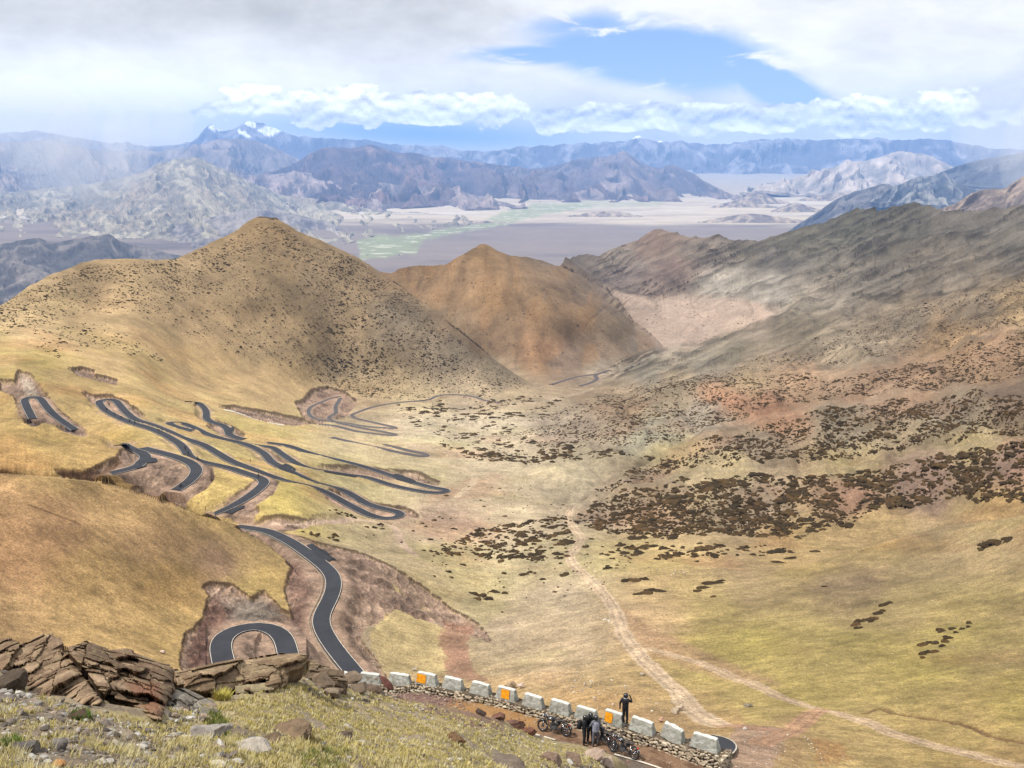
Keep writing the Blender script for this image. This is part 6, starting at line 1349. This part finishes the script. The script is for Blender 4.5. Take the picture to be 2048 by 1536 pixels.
def person(label, loc, rz, P_, mats, helmet=True, group=None, scarf=False, vest=False, name='person'):
    J = {'pelvis': ((0, 0, .95), (.15, .115)), 'waist': ((0, .0, 1.08), (.14, .105)), 'chest': ((0, .01, 1.27), (.17, .12)), 'collar': ((0, 0, 1.43), (.135, .095)), 'neck': ((0, .01, 1.52), .058), 'head': ((0, .025, 1.615), (.08, .095)), 'crown': ((0, .02, 1.70), (.07, .08))}
    for s, q in ((-1, 'L'), (1, 'R')):
        J['hip'+q] = ((s*.095, 0, .88), .10); J['knee'+q] = ((s*.12, .03, .50), .064); J['calf'+q] = ((s*.125, .0, .34), .060); J['ankle'+q] = ((s*.13, -.01, .10), .046); J['toe'+q] = ((s*.155, .15, .045), .042)
        J['shoulder'+q] = ((s*.175, 0, 1.42), .068); J['elbow'+q] = ((s*.25, -.03, 1.14), .047); J['wrist'+q] = ((s*.26, .06, .90), .030); J['palm'+q] = ((s*.262, .085, .835), (.036, .018))
    for k, v in P_.items(): J[k] = (v, J[k][1])
    E = [('pelvis', 'waist'), ('waist', 'chest'), ('chest', 'collar'), ('collar', 'neck'), ('neck', 'head'), ('head', 'crown')]
    for q in 'LR':
        E += [('pelvis', 'hip'+q), ('hip'+q, 'knee'+q), ('knee'+q, 'calf'+q), ('calf'+q, 'ankle'+q), ('ankle'+q, 'toe'+q), ('collar', 'shoulder'+q), ('shoulder'+q, 'elbow'+q), ('elbow'+q, 'wrist'+q), ('wrist'+q, 'palm'+q)]
        w_, p_ = Vector(J['wrist'+q][0]), Vector(J['palm'+q][0]); d = (p_-w_).normalized(); sd2 = d.cross(Vector((0, 1, .3))).normalized(); nn = d.cross(sd2)
        for k, (o_, ln_) in enumerate(((-.030, .062), (-.010, .074), (.010, .070), (.029, .055))):
            a = p_+sd2*o_+d*.03; b = a+d*ln_*.55+nn*.012; c = b+d*ln_*.3+nn*.026
            J[f'fa{k}{q}'] = (tuple(a), .010); J[f'fb{k}{q}'] = (tuple(b), .009); J[f'fc{k}{q}'] = (tuple(c), .008); E += [('palm'+q, f'fa{k}{q}'), (f'fa{k}{q}', f'fb{k}{q}'), (f'fb{k}{q}', f'fc{k}{q}')]
        a = p_-sd2*.045; b = a-sd2*.012+d*.035+nn*.01; J['ta'+q] = (tuple(a), .011); J['tb'+q] = (tuple(b), .009); E += [('palm'+q, 'ta'+q), ('ta'+q, 'tb'+q)]
    def bmf(a, b):
        if a[0] in 'ft' and a[1] in 'abc' or a.startswith('palm') or a.startswith('wrist'): return 3
        if a in ('neck', 'head') : return 4
        if a.startswith('ankle') or a.startswith('calf'): return 2
        if a.startswith('hip') or a.startswith('knee') or b.startswith('hip'): return 1
        return 0
    me = skin_mesh(name, J, E, mats+[SKIN_], bmf); o = bpy.data.objects.new(name, me); COL.objects.link(o); o.location = loc; o.rotation_euler = (0, 0, rz)
    tag(o, label, 'person', group)
    hd = Vector(J['head'][0])
    if helmet:
        h = MB().ball(hd+Vector((0, .005, .03)), (.135, .158, .150), 22, 16).ball(hd+Vector((0, .05, -.065)), (.11, .11, .07), 18, 10).build('helmet', HELM, o, True)
        MB().ball(hd+Vector((0, .035, .035)), (.118, .136, .062), 20, 12).build('visor', VIS, h, True)
    if scarf: MB().torus(Vector(J['neck'][0])+Vector((0, .02, -.01)), .085, .035, 'z', 18, 8).build('scarf', CL_W, o, True)
    if vest:
        m = MB(); rings = [(.90, .185, .150), (1.0, .190, .150), (1.15, .195, .155), (1.3, .205, .16), (1.40, .19, .145), (1.45, .13, .11)]
        for z, a, b in rings:
            for k in range(20): t = 2*math.pi*k/20; m.v.append((a*math.cos(t), b*math.sin(t), z+.0*t)); m.c.append((.1, .1, .1))
        m.f = [(i*20+k, i*20+(k+1) % 20, (i+1)*20+(k+1) % 20, (i+1)*20+k) for i in range(5) for k in range(20)]
        m.build('vest', CL_G, o, True)
    return o
bp = lambda x, y: Vector(bench_pt(x, y))
G1 = 'riders standing on the road bench'
stand_arms = {'elbowL': (-.24, .06, 1.16), 'wristL': (-.14, .26, 1.20), 'palmL': (-.10, .32, 1.22), 'elbowR': (.25, .05, 1.15), 'wristR': (.16, .25, 1.14), 'palmR': (.12, .31, 1.16)}
p1 = person('person in black riding gear and helmet with a black backpack, leftmost of the group', bp(1168, 1491), math.radians(-100), {**stand_arms, 'head': (0, .06, 1.60), 'crown': (0, .09, 1.68), 'toeL': (-.2, .14, .045), 'kneeL': (-.15, .03, .5), 'ankleL': (-.18, -.02, .1)}, [CL_B, CL_T, BOOT, GLOV], group=G1)
m = MB().ball((0, -.24, 1.20), (.19, .13, .27), 20, 14).ball((0, -.33, 1.10), (.13, .07, .15), 16, 10); bpk = m.build('backpack', CL_B, None, True)
st = MB()
for s in (-1, 1): st.tube([(s*.11, -.15, 1.42), (s*.12, .0, 1.51), (s*.12, .13, 1.38), (s*.14, .10, 1.15), (s*.14, -.12, 1.05)], .018, 6)
st.build('strap', CL_T, bpk, True); bpk.location = p1.location; bpk.rotation_euler = p1.rotation_euler; tag(bpk, 'rounded black backpack worn by the leftmost rider of the group', 'backpack')
p2 = person('person in black jacket and helmet half hidden between the backpack wearer and the grey vest', bp(1180, 1486), math.radians(-160), {**stand_arms}, [CL_B, CL_T, BOOT, GLOV], group=G1)
p3 = person('person in pale grey vest, grey trousers and black helmet, seen from behind', bp(1191, 1493), math.radians(12), {'elbowL': (-.30, .04, 1.17), 'wristL': (-.20, .24, 1.17), 'palmL': (-.16, .30, 1.18), 'elbowR': (.27, .03, 1.14), 'wristR': (.20, .22, 1.06), 'palmR': (.18, .28, 1.07), 'toeR': (.2, .14, .045)}, [mat_plain('grey_jacket', tuple(A(120, 122, 132)), .8, 0, .2, 12, .3), CL_K, mat_plain('grey_boots', tuple(A(110, 106, 104)), .7), GLOV], group=G1, vest=True)
pw = Vector(P(1250, 1448, bd(1250)-.15)); 
p4 = person('person in black riding suit and helmet standing on the stone wall, one hand raised', pw, math.radians(-28), {'elbowL': (-.30, -.04, 1.17), 'wristL': (-.31, .02, .93), 'palmL': (-.315, .03, .86), 'elbowR': (.32, .14, 1.28), 'wristR': (.20, .24, 1.48), 'palmR': (.16, .25, 1.54), 'kneeL': (-.085, .02, .5), 'ankleL': (-.09, -.01, .1), 'toeL': (-.11, .15, .045), 'kneeR': (.085, .03, .5), 'ankleR': (.09, .0, .1), 'toeR': (.11, .16, .045)}, [CL_B, CL_B, BOOT, GLOV], scarf=True, group=None)
# riders far down on the switchbacks
mb = MB()
for x in (.69, -.69): mb.torus((x, 0, .32), .27, .06, n=16, m=6)
mb.ball((.2, 0, .82), (.3, .15, .14), 10, 8).ball((-.3, 0, .8), (.35, .14, .08), 10, 8).box((.05, 0, .45), (.4, .22, .34)).tube([(.69, 0, .32), (.48, 0, 1.0)], .05, 6).tube([(.42, -.36, 1.03), (.42, .36, 1.03)], .02, 5).ball((.6, 0, .9), .1, 8, 6).box((-.6, 0, .72), (.5, .3, .22))
mcf = mb.build('motorcycle', MBK, None); far_me = mcf.data; bpy.data.objects.remove(mcf)
seated = {'pelvis': (0, 0, .90), 'waist': (0, .06, 1.02), 'chest': (0, .12, 1.20), 'collar': (0, .17, 1.36), 'neck': (0, .20, 1.45), 'head': (0, .24, 1.54), 'crown': (0, .25, 1.63)}
for s, q in ((-1, 'L'), (1, 'R')): seated.update({'hip'+q: (s*.10, .05, .86), 'knee'+q: (s*.20, .42, .78), 'calf'+q: (s*.20, .33, .58), 'ankle'+q: (s*.19, .20, .36), 'toe'+q: (s*.20, .36, .30), 'shoulder'+q: (s*.18, .17, 1.34), 'elbow'+q: (s*.30, .38, 1.16), 'wrist'+q: (s*.33, .58, 1.08), 'palm'+q: (s*.33, .64, 1.07)})
sit0 = person('x', (0, 0, 0), 0, seated, [CL_B, CL_T, BOOT, GLOV], helmet=True)
FR = [((215, 820), 'D', 'the far left hairpin, nearest its top'), ((230, 831), 'D', 'the left branch just below the far left hairpin'), ((243, 837), 'D', 'the left branch, third below the far left hairpin'), ((260, 844), 'D', 'the left branch, left one of a close pair'), ((271, 847), 'D', 'the left branch, right one of a close pair'),
      ((319, 865), 'D', 'the road midway between the close pair and the bend'), ((368, 901), 'D', 'the sharp bend, left one of two'), ((376, 909), 'D', 'the sharp bend, right one of two'), ((398, 920), 'D', 'the narrow stretch just right of the sharp bend'), ((348, 981), 'C', 'the left curved road near the orange hill'), ((519, 956), 'D', 'the tight bend at the middle of the slope')]
for (x, y), k, lb in FR:
    r = ROAD3[k]; u, v = pix(r); i = int(np.argmin((u-x)**2+(v-y)**2)); i = max(1, min(len(r)-2, i)); t = r[i+1]-r[i-1]; a = math.atan2(t[1], t[0]); p = r[i]+np.array([0, 0, .06])
    if k == 'D': a += math.pi
    o = bpy.data.objects.new('motorcycle', far_me); COL.objects.link(o); o.location = p; o.rotation_euler = (0, 0, a); tag(o, 'tiny dark motorcycle on '+lb, 'motorcycle', 'motorcycles riding the switchbacks')
    s = copy_tree(sit0); s.location = Vector(p)+Vector((-.32*math.cos(a), -.32*math.sin(a), -.02)); s.rotation_euler = (0, 0, a-math.pi/2); s['label'] = 'tiny dark rider on '+lb; s['group'] = 'riders on the switchbacks'
for ch in list(sit0.children):
    for g in list(ch.children): bpy.data.objects.remove(g)
    bpy.data.objects.remove(ch)
bpy.data.objects.remove(sit0)
# white guard blocks on the far road, marker posts
wb = MB().box((0, 0, .4), (1.5, .5, .8), taper=(.85, .6)).build('guard_block', mat_plain('whitewash', (.7, .68, .62), .8, 0, .3, 2, .2), None); wbm = wb.data; bpy.data.objects.remove(wb)
for (a, b, n) in (((450, 819), (486, 828), 11), ((489, 826), (566, 849), 22)):
    xs = np.linspace(a[0], b[0], n); ys = np.linspace(a[1], b[1], n); q = on_ground(xs, ys); yaw = math.atan2(q[-1, 1]-q[0, 1], q[-1, 0]-q[0, 0])
    for p in q:
        o = bpy.data.objects.new('guard_block', wbm); COL.objects.link(o); o.location = p; o.rotation_euler = (0, 0, yaw); tag(o, 'tiny white guard block in the rows along the far upper road left of the loop', 'guard block', 'white guard blocks of the far upper road')
pm = MB().tube([(0, 0, -.2), (0, 0, 1.9)], .09, 6).build('marker_post', CL_T, None); pmm = pm.data; bpy.data.objects.remove(pm)
for x, y, lb in ((476, 885, 'beside the upper road above the middle bends'), (501, 927, 'between the two middle roads'), (765, 964, 'below the long right road'), (716, 1001, 'above the lowest right hairpin'), (837, 965, 'by the paved lay-by near the right tip'), (411, 1019, 'at the foot of the curved cutting')):
    o = bpy.data.objects.new('marker_post', pmm); COL.objects.link(o); o.location = on_ground(x, y); tag(o, 'thin dark roadside post '+lb, 'post', 'roadside marker posts')
sky_air()
